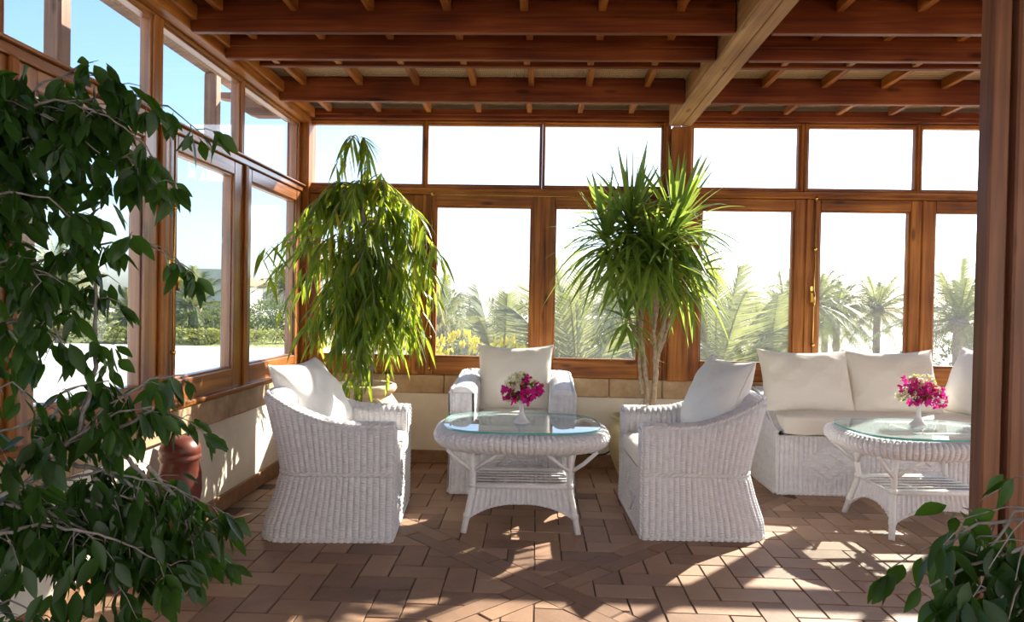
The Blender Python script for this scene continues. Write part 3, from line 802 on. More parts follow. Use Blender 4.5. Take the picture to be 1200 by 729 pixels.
# ------------------------------------------------------------------ coffee table
def sup(a, b, t, e=.64):
    c, s_ = cos(t), sin(t)
    return (a * math.copysign(abs(c) ** e, c), b * math.copysign(abs(s_) ** e, s_))
def arc_t(a, b, n):
    """curve parameters that step evenly along the rounded rectangle"""
    K = 8000; L = [0]; p = sup(a, b, 0)
    for k in range(1, K + 1):
        q = sup(a, b, 2 * PI * k / K); L.append(L[-1] + math.hypot(q[0] - p[0], q[1] - p[1])); p = q
    out, j = [], 0
    for i in range(n):
        d = L[-1] * i / n
        while L[j + 1] < d: j += 1
        out.append(2 * PI * (j + (d - L[j]) / max(1e-9, L[j + 1] - L[j])) / K)
    return out
def make_table(label):
    root = thing('coffee_table', label, 'table', group='glass topped wicker tables')
    A, B_ = .465, .36
    rm = MB(); n = 96 * 12; T = arc_t(A, B_, n)
    prof = [(.085, .518), (.055, .522), (.03, .519), (.01, .508), (0, .49), (.006, .466), (.024, .443), (.05, .428), (.085, .422), (.10, .43)]
    def rf(u, v):
        t = T[int(round(u * n)) % n]; i = v * (len(prof) - 1); k = min(int(i), len(prof) - 2); q = i - k
        off = lerp(prof[k][0], prof[k + 1][0], q); z = lerp(prof[k][1], prof[k + 1][1], q)
        rb = ribf(u, 1 / 96, .012)
        x, y = sup(A - off + rb, B_ - off + rb, t); return Vector((x, y, z + (rb * .5 if z > .5 else 0)))
    rm.grid(rf, n, 18, closeu=True, uvf=lambda u, v: (u * 2.6, v * .2))
    rm.f = [f[::-1] for f in rm.f]
    rm.build('wicker_rim', WICKER, root)
    g = MB(); ng = 96; ga, gb = A - .04, B_ - .038; z0, z1 = .532, .542; TG = arc_t(ga, gb, ng)
    top = [(*sup(ga, gb, TG[k]), z1) for k in range(ng)]; bot = [(x, y, z0) for x, y, _ in top]
    g.quad(top); g.quad(bot[::-1])
    for k in range(ng):
        k2 = (k + 1) % ng; g.quad([bot[k], bot[k2], top[k2], top[k]], mi=1, sm=False)
    g.build('glass_top', [TABLEGLASS, GLASSEDGE], root)
    fr = MB()
    fr.tube([(*sup(A - .085, B_ - .085, 2 * PI * k / 60), .43) for k in range(60)], .011, 8, closed=True)
    fr.tube([(-.38, 0, .505), (.38, 0, .505)], .012, 8)
    fr.tube([(0, -.28, .505), (0, .28, .505)], .012, 8)
    fr.build('top_support', RATTAN, root)
    for sx in (-1, 1):
        for sy in (-1, 1):
            lg = MB()
            lg.tube([(sx * .262, sy * .205, .44), (sx * .258, sy * .185, .34), (sx * .254, sy * .172, .25), (sx * .258, sy * .178, .2), (sx * .278, sy * .21, .1), (sx * .297, sy * .238, 0)], [.0155, .016, .016, .0165, .0165, .0155], 12)
            for zz, xx, yy in ((.235, .255, .173), (.085, .281, .214)):
                lg.tube([(sx * xx, sy * yy, zz - .012), (sx * xx, sy * yy, zz + .012)], .0195, 12)
            lg.build('leg', RATTAN, root)
            p = Vector((sx * .257, sy * .18, .31))
            for q in ((sx * .385, sy * .255, .435), (sx * .10, sy * .235, .432), (sx * .30, sy * .06, .432)):
                br = MB(); q = Vector(q); mid = p.lerp(q, .5) + Vector((0, 0, -.008 if q.x * sx > .35 else .0))
                br.tube([p, mid, q], .0105, 8); br.build('brace', RATTAN, root)
    sh = MB()
    for k in range(6):
        y = -.14 + .28 * k / 5; sh.tube([(-.25, y, .236), (.25, y, .236)], .0045, 8)
    for x in (-.25, -.085, .085, .25): sh.tube([(x, -.172, .227), (x, .172, .227)], .006, 8)
    for y in (-.172, .172): sh.tube([(-.255, y, .23), (.255, y, .23)], .0145, 8)
    sh.build('slatted_shelf', RATTAN, root)
    sk = MB()
    def pan(p0, p1, q0, q1):
        p0, p1, q0, q1 = map(Vector, (p0, p1, q0, q1)); L = (p1 - p0).length
        nrm = (p1 - p0).cross(q0 - p0).normalized(); nu = int(L / .0028)
        def fn(u, v):
            s = 2 * u - 1; vv = v * lerp(1.0, .50, (1 - abs(s) ** 2.6))
            c = p0.lerp(p1, u).lerp(q0.lerp(q1, u), vv)
            return c + nrm * ribf(u * L, .026, .013)
        sk.grid(fn, nu, 16, uvf=lambda u, v: (u * L, v * .15))
        braid(sk, [fn(k / 24, 1.0) for k in range(25)], .007, .04)
        braid(sk, [fn(k / 24, 0.0) for k in range(25)], .007, .04)
    for c in (((-.255, -.176, .225), (.255, -.176, .225), (-.284, -.218, .07), (.284, -.218, .07)),
              ((.255, .176, .225), (-.255, .176, .225), (.284, .218, .07), (-.284, .218, .07)),
              ((.257, -.174, .225), (.257, .174, .225), (.285, -.215, .07), (.285, .215, .07)),
              ((-.257, .174, .225), (-.257, -.174, .225), (-.285, .215, .07), (-.285, -.215, .07))): pan(*c)
    sk.build('wicker_skirt', WICKER, root)
    return root
tb = make_table('glass topped white wicker coffee table between the two facing armchairs')
tb.location = (-.083, 3.755, 0); tb.rotation_euler = (0, 0, math.radians(2.5))
tb2 = dup(tb, (2.13, 3.86, 0), math.radians(4), 'glass topped white wicker coffee table in front of the sofa')

# ------------------------------------------------------------------ vases and bouquets
def make_vase(label, loc):
    root = thing('bud_vase', label, 'vase', loc, group='small white vases')
    b = MB(); b.lathe([(0, .0), (.044, .0), (.046, .004), (.040, .012), (.026, .026), (.016, .045), (.0125, .07), (.0125, .10), (.0155, .122), (.0175, .128), (.014, .128), (.010, .10), (0, .098)], 32)
    b.build('vase_body', PORCELAIN, root)
    return root
make_vase('slim white flared vase on the table between the armchairs', (-.084, 3.72, .541))
make_vase('slim white flared vase on the table before the sofa', (2.165, 3.96, .541))
def bouquet(label, loc, seed, blobs):
    root = thing('bougainvillea_bouquet', label, 'flowers', loc, group='bougainvillea bouquets')
    rr = random.Random(seed); pk, iv, gr, stm = MB(), MB(), MB(), MB()
    for (c, r, kind, n) in blobs:
        c = Vector(c)
        stm.tube([(0, 0, -.05), Vector((c.x * .3, c.y * .3, .05)), c], .0018, 5)
        for _ in range(n):
            d = Vector((rr.gauss(0, 1), rr.gauss(0, 1), rr.gauss(0, 1))).normalized(); p = c + d * r * rr.uniform(.55, 1)
            tgt = (pk if kind == 'p' else iv) if rr.random() > .07 else gr
            stm.tube([c, p], .0008, 4, cap=False)
            for k in range(3):
                a = k * 2.094 + rr.uniform(-.3, .3)
                s1 = d.orthogonal().normalized(); s2 = d.cross(s1)
                dirn = d * .55 + s1 * cos(a) + s2 * sin(a)
                tgt.leaf(p, dirn, rr.uniform(.019, .027), rr.uniform(.017, .023), rr.uniform(-.1, .25), .35, 3, up=d, peak=.5)
    pk.build('magenta_blossoms', PINK, root); iv.build('ivory_blossoms', IVORY, root); gr.build('green_leaves', L_ALII, root); stm.build('stems', L_BUSH, root)
    return root
bouquet('bougainvillea in magenta below and ivory on top, in the table vase between armchairs', (-.084, 3.72, .665), 3,
        [((-.075, 0, .045), .045, 'p', 26), ((.0, -.01, .045), .05, 'p', 30), ((.05, -.01, .05), .05, 'p', 34), ((.085, .0, .06), .032, 'p', 16), ((-.05, -.02, .02), .03, 'p', 12), ((.03, 0, .11), .03, 'p', 10), ((.02, -.03, .02), .035, 'p', 14),
         ((-.045, 0, .10), .045, 'i', 30), ((.0, 0, .115), .04, 'i', 24), ((.045, .0, .095), .03, 'i', 12), ((-.01, -.03, .07), .03, 'i', 10), ((-.07, 0, .01), .015, 'i', 4)])
bouquet('bougainvillea with a drooping right spray, mostly magenta, in the vase before the sofa', (2.165, 3.96, .665), 4,
        [((-.06, 0, .105), .05, 'p', 34), ((.0, -.01, .075), .055, 'p', 38), ((.05, .0, .08), .045, 'p', 24), ((-.04, -.02, .03), .035, 'p', 14), ((.105, 0, .02), .045, 'p', 24), ((.125, 0, .065), .032, 'p', 14), ((.02, -.02, .03), .04, 'p', 18),
         ((-.02, 0, .125), .04, 'i', 20), ((.04, .0, .12), .04, 'i', 20), ((.085, 0, .075), .035, 'i', 16), ((-.1, 0, .045), .03, 'i', 14), ((-.06, -.02, .06), .03, 'i', 10)])

# ------------------------------------------------------------------ potted plants
def clampwall(p, ymax=4.93, xmin=-1.70):
    if p.y > ymax: p.y = ymax - min(.25, (p.y - ymax) * .3)
    if p.x < xmin: p.x = xmin + min(.2, (xmin - p.x) * .3)
    return p
def alii():
    bx, by = -1.15, 4.5
    root = thing('potted_fig', 'tall drooping fig with long narrow leaves in a pale urn, in the room corner', 'plant', (bx, by, 0))
    pot = MB()
    pot.lathe([(0, 0), (.13, 0), (.14, .02), (.19, .14), (.235, .30), (.245, .40), (.225, .50), (.185, .56), (.175, .575), (.2, .59), (.212, .612), (.208, .632), (.19, .642), (.172, .635), (.165, .60), (.165, .58), (0, .58)], 40)
    p = pot.build('urn', TERRA, root)
    for k in range(3):
        rl = MB()                                  # applied scroll handles on the shoulder
        a = -1.15 + k * 2.094
        pts = []
        for i in range(15):
            t = i / 14; th = a + .34 * sin(t * PI * 1.25); z = .575 - .13 * t; rr_ = interp(z, [(.4, .247), (.5, .229), (.56, .192), (.58, .185)]) + .008
            pts.append((rr_ * cos(th), rr_ * sin(th), z))
        rl.tube(pts, .013, 8)
        rl.build('scroll_relief', TERRA, p)
    so = MB(); so.lathe([(0, .592), (.08, .595), (.166, .586)], 24); so.build('soil', SOIL, root)
    tr, lf, yl = MB(), MB(), MB()
    stems = [[(0, 0, .58), (.01, .01, 1.0), (-.01, 0, 1.5), (-.04, .0, 1.95), (-.05, -.02, 2.22)], [(.03, .02, .58), (.05, .03, 1.1), (.09, .04, 1.6), (.08, .02, 1.9)], [(-.03, 0, .58), (-.07, .02, 1.1), (-.12, .03, 1.55), (-.14, .0, 1.9)]]
    for st in stems: tr.tube(st, [.016 - .011 * i / (len(st) - 1) for i in range(len(st))], 8)
    def stem_at(st, z):
        for a, b in zip(st, st[1:]):
            if a[2] <= z <= b[2]:
                t = (z - a[2]) / (b[2] - a[2]); return Vector(a).lerp(Vector(b), t)
        return Vector(st[-1])
    Rz = [(.55, .10), (.68, .22), (.85, .33), (1.1, .43), (1.4, .47), (1.7, .44), (1.85, .36), (2.0, .22), (2.2, .10)]
    W2L = Vector((bx, by, 0))
    def branch(p0, tip, arch, nleaf, L):
        p0, tip = Vector(p0), Vector(tip); pts = []
        for i in range(13):
            t = i / 12; q = p0.lerp(tip, t ** .8 if False else t); q.z = lerp(p0.z, tip.z, t * t) + arch * 4 * t * (1 - t) * .6
            pts.append(clampwall(q + W2L) - W2L)
        tr.tube(pts, [.0045 * (1 - .75 * i / 12) for i in range(13)], 5, cap=False)
        for k in range(nleaf):
            t = .25 + .75 * (k + R.random()) / nleaf; i = min(int(t * 12), 11); q = pts[i].lerp(pts[i + 1], t * 12 - i)
            tan = (pts[i + 1] - pts[i]).normalized()
            a = R.uniform(0, 2 * PI); d = Vector((cos(a), sin(a), 0)) * .55 + tan * .4 + Vector((0, 0, -R.uniform(.25, 1.15)))
            l = L * R.uniform(.7, 1.15)
            e = q + W2L + d.normalized() * l
            if e.y > 4.97: d.y = -abs(d.y)
            if e.x < -1.74: d.x = abs(d.x)
            (yl if R.random() < .05 else lf).leaf(q, d, l, R.uniform(.02, .03), R.uniform(.1, .5), .3, 5, peak=.38)
    for k in range(125):
        zt = R.uniform(.82, 1.82) if k % 3 else R.uniform(.84, 1.3); a = R.uniform(0, 2 * PI)
        rr_ = interp(zt, Rz) * R.uniform(.35, 1.08)
        st = R.choice(stems) if zt > .9 else stems[0]; z0 = min(zt + R.uniform(.06, .34), 1.93)
        p0 = stem_at(st, max(z0, .7)); tip = Vector((rr_ * 1.12 * cos(a) - .01, rr_ * .85 * sin(a) - .02, zt))
        branch(p0, tip, R.uniform(.08, .2), int(9 + 10 * rr_ / .4), .15)
    for tip, z0, ar in (((-.2, -.05, 2.06), 2.2, .17), ((-.12, -.1, 2.1), 2.2, .16), ((.0, 0, 1.98), 2.18, .2), ((.02, -.06, 2.02), 2.2, .16), ((-.02, .06, 2.0), 2.2, .18)):
        branch(stem_at(stems[0], z0), tip, ar, 13, .17)
    for k in range(24):
        a = R.uniform(0, 2 * PI); zt = R.uniform(1.5, 2.06); q = lerp(.52, .14, (zt - 1.5) / .56) * R.uniform(.6, 1.12)
        branch(stem_at(stems[k % 3], min(zt + R.uniform(.0, .12), 1.9)), (q * 1.1 * cos(a), q * .8 * sin(a), zt), R.uniform(.05, .17), 14, .14)
    for tip, z0, ar in (((-.60, -.45, 1.45), 1.5, .16), ((-.56, -.3, 1.3), 1.55, .12), ((-.52, -.15, 1.12), 1.5, .1), ((.5, -.05, 1.5), 1.75, .12), ((.49, 0, 1.3), 1.7, .12), ((.42, -.1, .95), 1.4, .1), ((.38, -.1, .9), 1.3, .1)):
        branch(stem_at(stems[0], z0), tip, ar, 20, .165)
    for tip in ((-.05, -.24, .60), (.03, -.27, .52), (.09, -.25, .66), (.2, -.18, .68), (-.12, -.22, .7), (.02, -.2, .75), (-.2, -.1, .8), (0, -.26, .58), (.05, -.24, .62), (-.03, -.25, .66)):
        branch((0, 0, 1.15), tip, .12, 20, .13)
    tr.build('stems', GREYBARK, root); lf.build('foliage', L_ALII, root); yl.build('yellowed_leaves', L_YEL, root)
alii()

def dracaena():
    bx, by = .70, 4.6
    root = thing('potted_dracaena', 'tall strap-leaved plant on bare pale canes in a yellow clay jar', 'plant', (bx, by, 0))
    pot = MB(); pot.lathe([(0, 0), (.125, 0), (.13, .01), (.15, .06), (.2, .18), (.226, .28), (.222, .34), (.20, .385), (.188, .40), (.186, .425), (.205, .437), (.207, .452), (.19, .455), (.172, .445), (.17, .40), (0, .40)], 40)
    pot.build('clay_jar', YELPOT, root)
    so = MB(); so.lathe([(0, .418), (.1, .42), (.171, .41)], 24); so.build('soil', SOIL, root)
    tr = MB()
    heads = [((-.10, .0, 1.76), .52, 125, 1.0), ((-.26, -.04, 1.66), .46, 70, .95), ((.20, .02, 1.74), .52, 110, 1.0), ((.03, -.14, 1.56), .46, 80, .85), ((.30, .02, 1.44), .36, 50, .7), ((-.08, .05, 1.60), .46, 60, .8), ((.13, -.05, 1.62), .45, 60, .8), ((-.12, -.05, 1.16), .25, 30, .95)]
    canes = [[(.02, 0, .41), (.035, 0, .62), (.01, 0, .82), (-.05, 0, 1.2), (-.10, 0, 1.76)], [(.0, .0, .60), (-.02, .0, .8), (-.01, .0, 1.1), (-.06, -.02, 1.4), (-.26, -.04, 1.66)],
             [(.06, .02, .41), (.09, .02, .7), (.10, .02, .86), (.17, .02, 1.22), (.20, .02, 1.74)], [(.09, .02, .75), (.07, -.02, 1.0), (.06, -.08, 1.3), (.03, -.14, 1.56)], [(.10, .02, .84), (.18, .02, 1.1), (.24, .02, 1.3), (.30, .02, 1.44)], [(-.03, 0, .95), (-.08, -.02, 1.05), (-.12, -.05, 1.16)],
             [(.07, -.02, 1.05), (.1, -.04, 1.35), (.13, -.05, 1.62)], [(-.01, .0, 1.0), (-.03, .03, 1.3), (-.08, .05, 1.6)]]
    for i, c in enumerate(canes):
        n = len(c); r0 = .020 if i in (0, 2) else .012
        # subdivided wobble
        pts, rs = [], []
        for a, b in zip(c, c[1:]):
            for k in range(6):
                q = Vector(a).lerp(Vector(b), k / 6) + Vector((R.uniform(-.004, .004), R.uniform(-.004, .004), 0)); pts.append(q)
        pts.append(Vector(c[-1]))
        tr.tube(pts, [lerp(r0, .011, k / (len(pts) - 1)) * R.uniform(.93, 1.07) for k in range(len(pts))], 10)
        for k in range(10):
            q = R.choice(pts[2:]); a = R.uniform(0, 6.28)
            tr.tube([q, q + Vector((cos(a) * .03, sin(a) * .03, R.uniform(-.02, .02))), q + Vector((cos(a) * .055, sin(a) * .055, R.uniform(-.05, .03)))], [.0025, .002, .001], 4, cap=False)
    tr.build('canes', BARK, root)
    lf = MB(); Wo = Vector((bx, by, 0))
    for (h, L, n, up) in heads:
        h = Vector(h)
        for k in range(n):
            a = k * 2.39996 + R.uniform(-.2, .2); q = (k + .5) / n
            el = lerp(1.45, -.75, q ** .8) * (1 if up >= .9 else .8) + R.uniform(-.15, .15)
            l = L * R.uniform(.78, 1.15) * (1 if el > -.2 else .85)
            d = Vector((cos(a) * cos(el), sin(a) * cos(el), sin(el)))
            if d.y > .3: d.y *= .55; d.normalize()
            pts = []; seg = 8; droop = R.uniform(.25, .8) * (.35 if el > .9 else 1)
            for i in range(seg + 1):
                t = i / seg; p = h + Vector((0, 0, -.14 * q)) + d * (l * t) + Vector((0, 0, -1)) * (droop * l * t ** 2.2 * max(.15, cos(el)))
                pts.append(clampwall(p + Wo, 4.90) - Wo)
            sd = d.cross(Vector((R.uniform(-.3, .3), R.uniform(-.3, .3), 1)))
            sd.normalize()
            nn = sd.cross(d).normalized(); w = R.uniform(.013, .020)
            base = len(lf.v)
            for i, p in enumerate(pts):
                t = i / seg; ww = w * (interp(t, [(0, .55), (.35, 1), (.7, .75), (1, .03)]))
                for s_ in (-1, 0, 1): lf.v.append(tuple(p + sd * (s_ * ww) + nn * (abs(s_) * ww * .3))); lf.uv.append((s_ * .5 + .5, t))
            for i in range(seg):
                for s_ in (0, 1):
                    b0 = base + 3 * i + s_; lf.f.append((b0, b0 + 1, b0 + 4, b0 + 3)); lf.mi.append(0); lf.sm.append(True)
    lf.build('foliage', L_DRAC, root)
dracaena()

FIG = [
  [(-1.56,1.75,1.29),(-1.44,1.80,1.55),(-1.36,1.85,1.71),(-1.20,1.90,1.78),(-1.09,1.95,1.75),(-1.01,2.00,1.68)],
  [(-1.54,1.75,1.43),(-1.45,1.80,1.67),(-1.35,1.80,1.77),(-1.27,1.85,1.82),(-1.18,1.85,1.78)],
  [(-1.58,1.80,1.23),(-1.43,1.85,1.42),(-1.29,1.85,1.54),(-1.18,1.90,1.59),(-1.09,1.90,1.52)],
  [(-1.58,1.80,1.16),(-1.37,1.80,1.28),(-1.24,1.85,1.34),(-1.12,1.90,1.35),(-1.02,1.95,1.28)],
  [(-1.54,1.75,1.02),(-1.40,1.75,1.12),(-1.31,1.75,1.15),(-1.25,1.75,1.07)],
  [(-1.40,1.70,0.72),(-1.30,1.75,0.77),(-1.24,1.80,0.82),(-1.20,1.85,0.89),(-1.10,1.90,0.96),(-1.03,1.95,0.97)],
  [(-1.24,1.80,0.82),(-1.16,1.85,0.83),(-1.08,1.90,0.88),(-1.04,1.95,0.84)],
  [(-1.54,1.75,0.61),(-1.36,1.80,0.67),(-1.21,1.85,0.71),(-1.04,1.90,0.66),(-0.91,1.95,0.57)],
  [(-1.36,1.80,0.67),(-1.23,1.85,0.62),(-1.11,1.90,0.53),(-1.03,1.95,0.41)],
  [(-1.49,1.70,0.43),(-1.37,1.75,0.51),(-1.28,1.75,0.53),(-1.20,1.75,0.42)],
  [(-1.49,1.75,0.53),(-1.34,1.80,0.60),(-1.20,1.80,0.54),(-1.12,1.80,0.40)],
  [(-1.24,1.80,0.82),(-1.23,1.85,1.00),(-1.23,1.85,1.19),(-1.25,1.85,1.38),(-1.22,1.85,1.50)],
  [(-1.47,1.70,0.90),(-1.35,1.70,0.97),(-1.29,1.70,0.92)],
  [(-1.48,1.70,1.62),(-1.39,1.70,1.71),(-1.36,1.75,1.77)],
  [(-1.50,1.70,1.40),(-1.36,1.70,1.46),(-1.29,1.75,1.45),(-1.24,1.80,1.38)],
  [(-1.51,1.70,0.32),(-1.35,1.70,0.41),(-1.27,1.70,0.37)],
  [(-1.54,1.75,0.80),(-1.35,1.75,0.85),(-1.28,1.80,0.94),(-1.19,1.85,0.96)],
  [(-1.51,1.72,1.23),(-1.35,1.72,1.30),(-1.29,1.72,1.23)],
  [(-1.23,1.85,0.69),(-1.16,1.90,0.58),(-1.12,1.90,0.46)],
]
FIG2 = [
  [(0.92,1.15,0.93),(0.82,1.15,0.86),(0.75,1.18,0.84),(0.70,1.20,0.79)],
  [(0.88,1.10,0.89),(0.78,1.12,0.82),(0.72,1.15,0.78),(0.67,1.18,0.73)],
  [(0.89,1.10,0.82),(0.79,1.10,0.78),(0.73,1.12,0.75),(0.70,1.15,0.73)],
  [(0.88,1.10,0.75),(0.80,1.10,0.77),(0.76,1.10,0.72)],
  [(0.88,1.10,0.89),(0.83,1.12,0.89),(0.79,1.15,0.87),(0.75,1.15,0.81)],
]
for k_, off in ((0, (-.10, -.12, -.06)), (1, (-.12, -.08, -.12)), (2, (-.10, -.1, .06)), (1, (-.05, .06, -.06)), (7, (-.1, -.1, -.12)), (10, (-.05, .08, .08)), (8, (-.08, -.05, -.02)), (0, (-.18, .05, -.12)), (5, (-.04, -.08, -.08)), (7, (.0, .02, -.07)), (8, (.02, .04, .07)), (7, (-.06, .06, -.14)), (18, (.06, .03, .06)), (18, (.12, .05, .02)), (14, (-.2, -.1, .05)), (1, (-.22, -.1, -.1))):
    FIG.append([(max(-1.62, x + off[0]), y + off[1], z + off[2]) for x, y, z in FIG[k_]])
def fig_tree(label, base, branches, trunk_top, dens, leafL, linkx, seed):
    rr = random.Random(seed)
    root = thing('potted_fig_tree', label, 'plant', base, group=None); B0 = Vector(base)
    pot = MB(); pot.lathe([(0, 0), (.12, 0), (.17, .26), (.185, .27), (.187, .30), (.17, .30), (.155, .26), (0, .26)], 32); pot.build('pot', TERRA, root)
    so = MB(); so.lathe([(0, .275), (.158, .27)], 20); so.build('soil', SOIL, root)
    tr, lf = MB(), MB()
    T = [(0, 0, .26), (.02, .03, trunk_top * .4), (-.01, .06, trunk_top * .7), (.0, .08, trunk_top)]
    tr.tube(T, [.028, .024, .018, .010], 10)
    def put_leaves(q, tan, n, L):
        for _ in range(n):
            a = rr.uniform(0, 2 * PI)
            d = Vector((cos(a), sin(a), 0)) * rr.uniform(.25, .9) + tan * .25 + Vector((0, 0, -rr.uniform(.35, 1.3)))
            l = L * rr.uniform(.7, 1.15)
            s0 = q; q2 = q + d.normalized() * .012 + Vector((rr.uniform(-.012, .012), rr.uniform(-.012, .012), rr.uniform(-.012, .012)))
            lf.leaf(q2, d, l, l * rr.uniform(.42, .54), rr.uniform(.0, .25), .28, 6, up=Vector((rr.uniform(-1, 1), rr.uniform(-1, 1), rr.uniform(.2, 1))), peak=.42)
    for b in branches:
        pts = [Vector(p) - B0 for p in b]
        # join to trunk when the branch starts near the linking column
        if abs(b[0][0] - linkx[0]) < linkx[1]:
            z = min(max(.35, pts[0].z - .18), trunk_top - .02); t = (z - .26) / (trunk_top - .26)
            root_p = Vector((.0, .08 * t, z)); pts = [root_p, root_p.lerp(pts[0], .55) + Vector((0, 0, -.02))] + pts
        dense = []
        for a, c in zip(pts, pts[1:]):
            n = max(1, int((c - a).length / .02))
            for k in range(n): dense.append(a.lerp(c, k / n) + Vector((rr.uniform(-.003, .003), rr.uniform(-.003, .003), rr.uniform(-.003, .003))))
        dense.append(pts[-1]); m = len(dense)
        tr.tube(dense, [lerp(.0075, .0018, i / (m - 1)) for i in range(m)], 6, cap=False)
        for i in range(m // 5, m, 1):
            if rr.random() < dens:
                tan = (dense[min(i + 1, m - 1)] - dense[i - 1]).normalized(); q = dense[i]
                a = rr.uniform(0, 2 * PI); tl = rr.uniform(.05, .15) * (1.1 - .5 * i / m)
                tip = q + Vector((cos(a) * tl * .8, sin(a) * tl * .8, rr.uniform(-.9, .35) * tl)) + tan * tl * .5
                if (tip + B0).x < -1.68: tip.x = -1.66 - B0.x
                mid = q.lerp(tip, .5) + Vector((0, 0, tl * .12))
                tr.tube([q, mid, tip], [.0018, .0014, .0009], 4, cap=False)
                put_leaves(mid, tan, 1, leafL); put_leaves(q.lerp(tip, .8), (tip - q).normalized(), 2, leafL); put_leaves(tip, (tip - q).normalized(), 2, leafL * .85)
        put_leaves(dense[-1], (dense[-1] - dense[-2]).normalized(), 3, leafL)
    tr.build('branches', GREYBARK, root); lf.build('foliage', L_FIG, root)
fig_tree('dark leafy weeping fig in front of the left windows, nearest the viewer', (-1.5, 1.38, 0), FIG, 1.75, .62, .078, (-1.52, .07), 11)
fig_tree('weeping fig sprig hanging before the wooden door post at the lower right corner', (1.02, 1.02, 0), FIG2, .95, .65, .066, (.9, .05), 12)

# dome-topped red clay urn by the left wall
root = thing('lidded_urn', 'red-brown dome-topped clay urn against the left wall, half hidden by fig leaves', 'urn', (-1.60, 3.0, 0))
b = MB(); b.lathe([(0, 0), (.07, 0), (.075, .02), (.06, .06), (.075, .2), (.092, .33), (.09, .40), (.078, .455), (.083, .462), (.083, .47), (0, .47)], 32); b.build('urn_body', REDCLAY, root)
b = MB(); b.lathe([(.088, .47), (.09, .478), (.084, .486), (.084, .494), (.088, .50), (.084, .525), (.068, .55), (.04, .566), (0, .57)], 32); b.build('domed_lid', REDCLAY, root)
# cable
b = MB(); b.tube([(.20, 4.97, .02), (.26, 4.96, .05), (.30, 4.975, .16), (.325, 4.985, .165), (.335, 4.98, .13), (.36, 4.97, .105), (.44, 4.965, .098), (.50, 4.96, .11), (.56, 4.95, .15), (.64, 4.93, .18)], .006, 8)
tag(b.build('power_cable', CABLE), 'black cable looping along the back wall beside the yellow jar', 'cable')

# ------------------------------------------------------------------ outdoors
mb = MB(); mb.box(-60, XL - .25, -12, 19.5, -1.2, -.25, 0); struct('plaza', mb, PAVE)
mb = MB(); mb.box(-120, 160, -40, 220, -3.2, -2.6, 0); struct('ground', mb, SAND)
mb = MB(); mb.box(-60, -2.2, 19.5, 60, -1.2, -.35, 0); struct('lawn', mb, LAWN)
mb = MB(); mb.box(XR, 22, -9, 5.1, -.6, -.02, 0); mb.box(XL - .25, XR, -9, YF, -.6, -.02, 0); struct('added_bounce_terrace', mb, PAVE)  # unseen paving added to bounce sunlight in under the roof
mb = MB(); mb.box(-14, 22, -6.3, -6.0, -.1, 6.5, 0); struct('added_bounce_wall', mb, simple('bounce_wall_finish', (.50, .50, .50), .9, nscale=3))  # unseen wall added behind the camera to throw sunlight back into the room
# pergola outside the left windows
root = thing('pergola', 'weathered timber pergola outside the left windows with a carved beam end', 'pergola')
for y in (4.9, 3.3, 1.7):
    b = MB(); b.box(-2.45, -2.36, y - .045, y + .045, 2.3, 2.82, .012); b.build('pergola_post', GREYWOOD['z'], root)
b = MB(); pr = [(-1.87, 2.56), (-2.16, 2.56), (-2.22, 2.58), (-2.28, 2.63), (-2.34, 2.68), (-2.42, 2.69), (-2.45, 2.70), (-2.45, 2.73), (-1.87, 2.73)]
f0 = [(x, 5.04, z) for x, z in pr]; f1 = [(x, 5.14, z) for x, z in pr]
b.quad(f0[::-1]); b.quad(f1)
for k in range(len(pr)):
    k2 = (k + 1) % len(pr); b.quad([f0[k], f0[k2], f1[k2], f1[k]])
b.build('carved_beam_end', GREYWOOD['x'], root)
b = MB(); b.box(-2.46, -2.35, 1.4, 5.3, 2.82, 2.9, .01); b.build('top_rail', GREYWOOD['x'], root)
b = MB(); b.box(-2.45, -2.36, 1.3, 5.3, 2.26, 2.33, .01); b.build('lower_rail', GREYWOOD['x'], root)

def palm_mesh(seed, nf, L, rise, trunk, rad):
    rr = random.Random(seed)
    t = MB(); n = 14
    t.lathe([(rad * (1.25 if i == 0 else 1 - .15 * i / n) * (1.06 if i % 2 else .95), trunk * i / n) for i in range(n + 1)], 12)
    t.lathe([(rad * 1.0, trunk - .1), (rad * 1.8, trunk + .05), (rad * 1.5, trunk + .3), (.02, trunk + .45)], 12)
    f = MB()
    for k in range(nf):
        a = k * 2.39996 + rr.uniform(-.2, .2); q = (k + .5) / nf
        el = lerp(1.38, -.45, q ** 1.0) * rise + rr.uniform(-.1, .1); l = L * rr.uniform(.8, 1.1)
        d = Vector((cos(a) * cos(el), sin(a) * cos(el), sin(el)))
        sd = Vector((-sin(a), cos(a), 0)); pts = []; m = 12
        for i in range(m + 1):
            s = i / m; pts.append(Vector((0, 0, trunk + .15)) + d * (l * s) + Vector((0, 0, -1)) * (l * .55 * s ** 2.1 * (cos(el) * .8 + .25)))
        f.strip(pts, [.02 * (1 - .8 * i / m) for i in range(m + 1)], sd)
        nl = 34
        for j in range(nl):
            s = .12 + .86 * j / nl; i = min(int(s * m), m - 1); p = pts[i].lerp(pts[i + 1], s * m - i); tan = (pts[i + 1] - pts[i]).normalized()
            ll = l * .23 * (sin(PI * min(1, s * .86 + .1)) ** .6) * rr.uniform(.85, 1.1)
            upv = sd.cross(tan)
            for sg in (-1, 1):
                dv = (tan * .75 + sd * sg * .75 + upv * .35 * rr.uniform(.3, 1.2)).normalized()
                e = p + dv * ll + Vector((0, 0, -.12 * ll)); w = tan * .026 * l / 2.5
                f.quad([p - w, p + w, e], sm=True)
    return t, f
pal = []
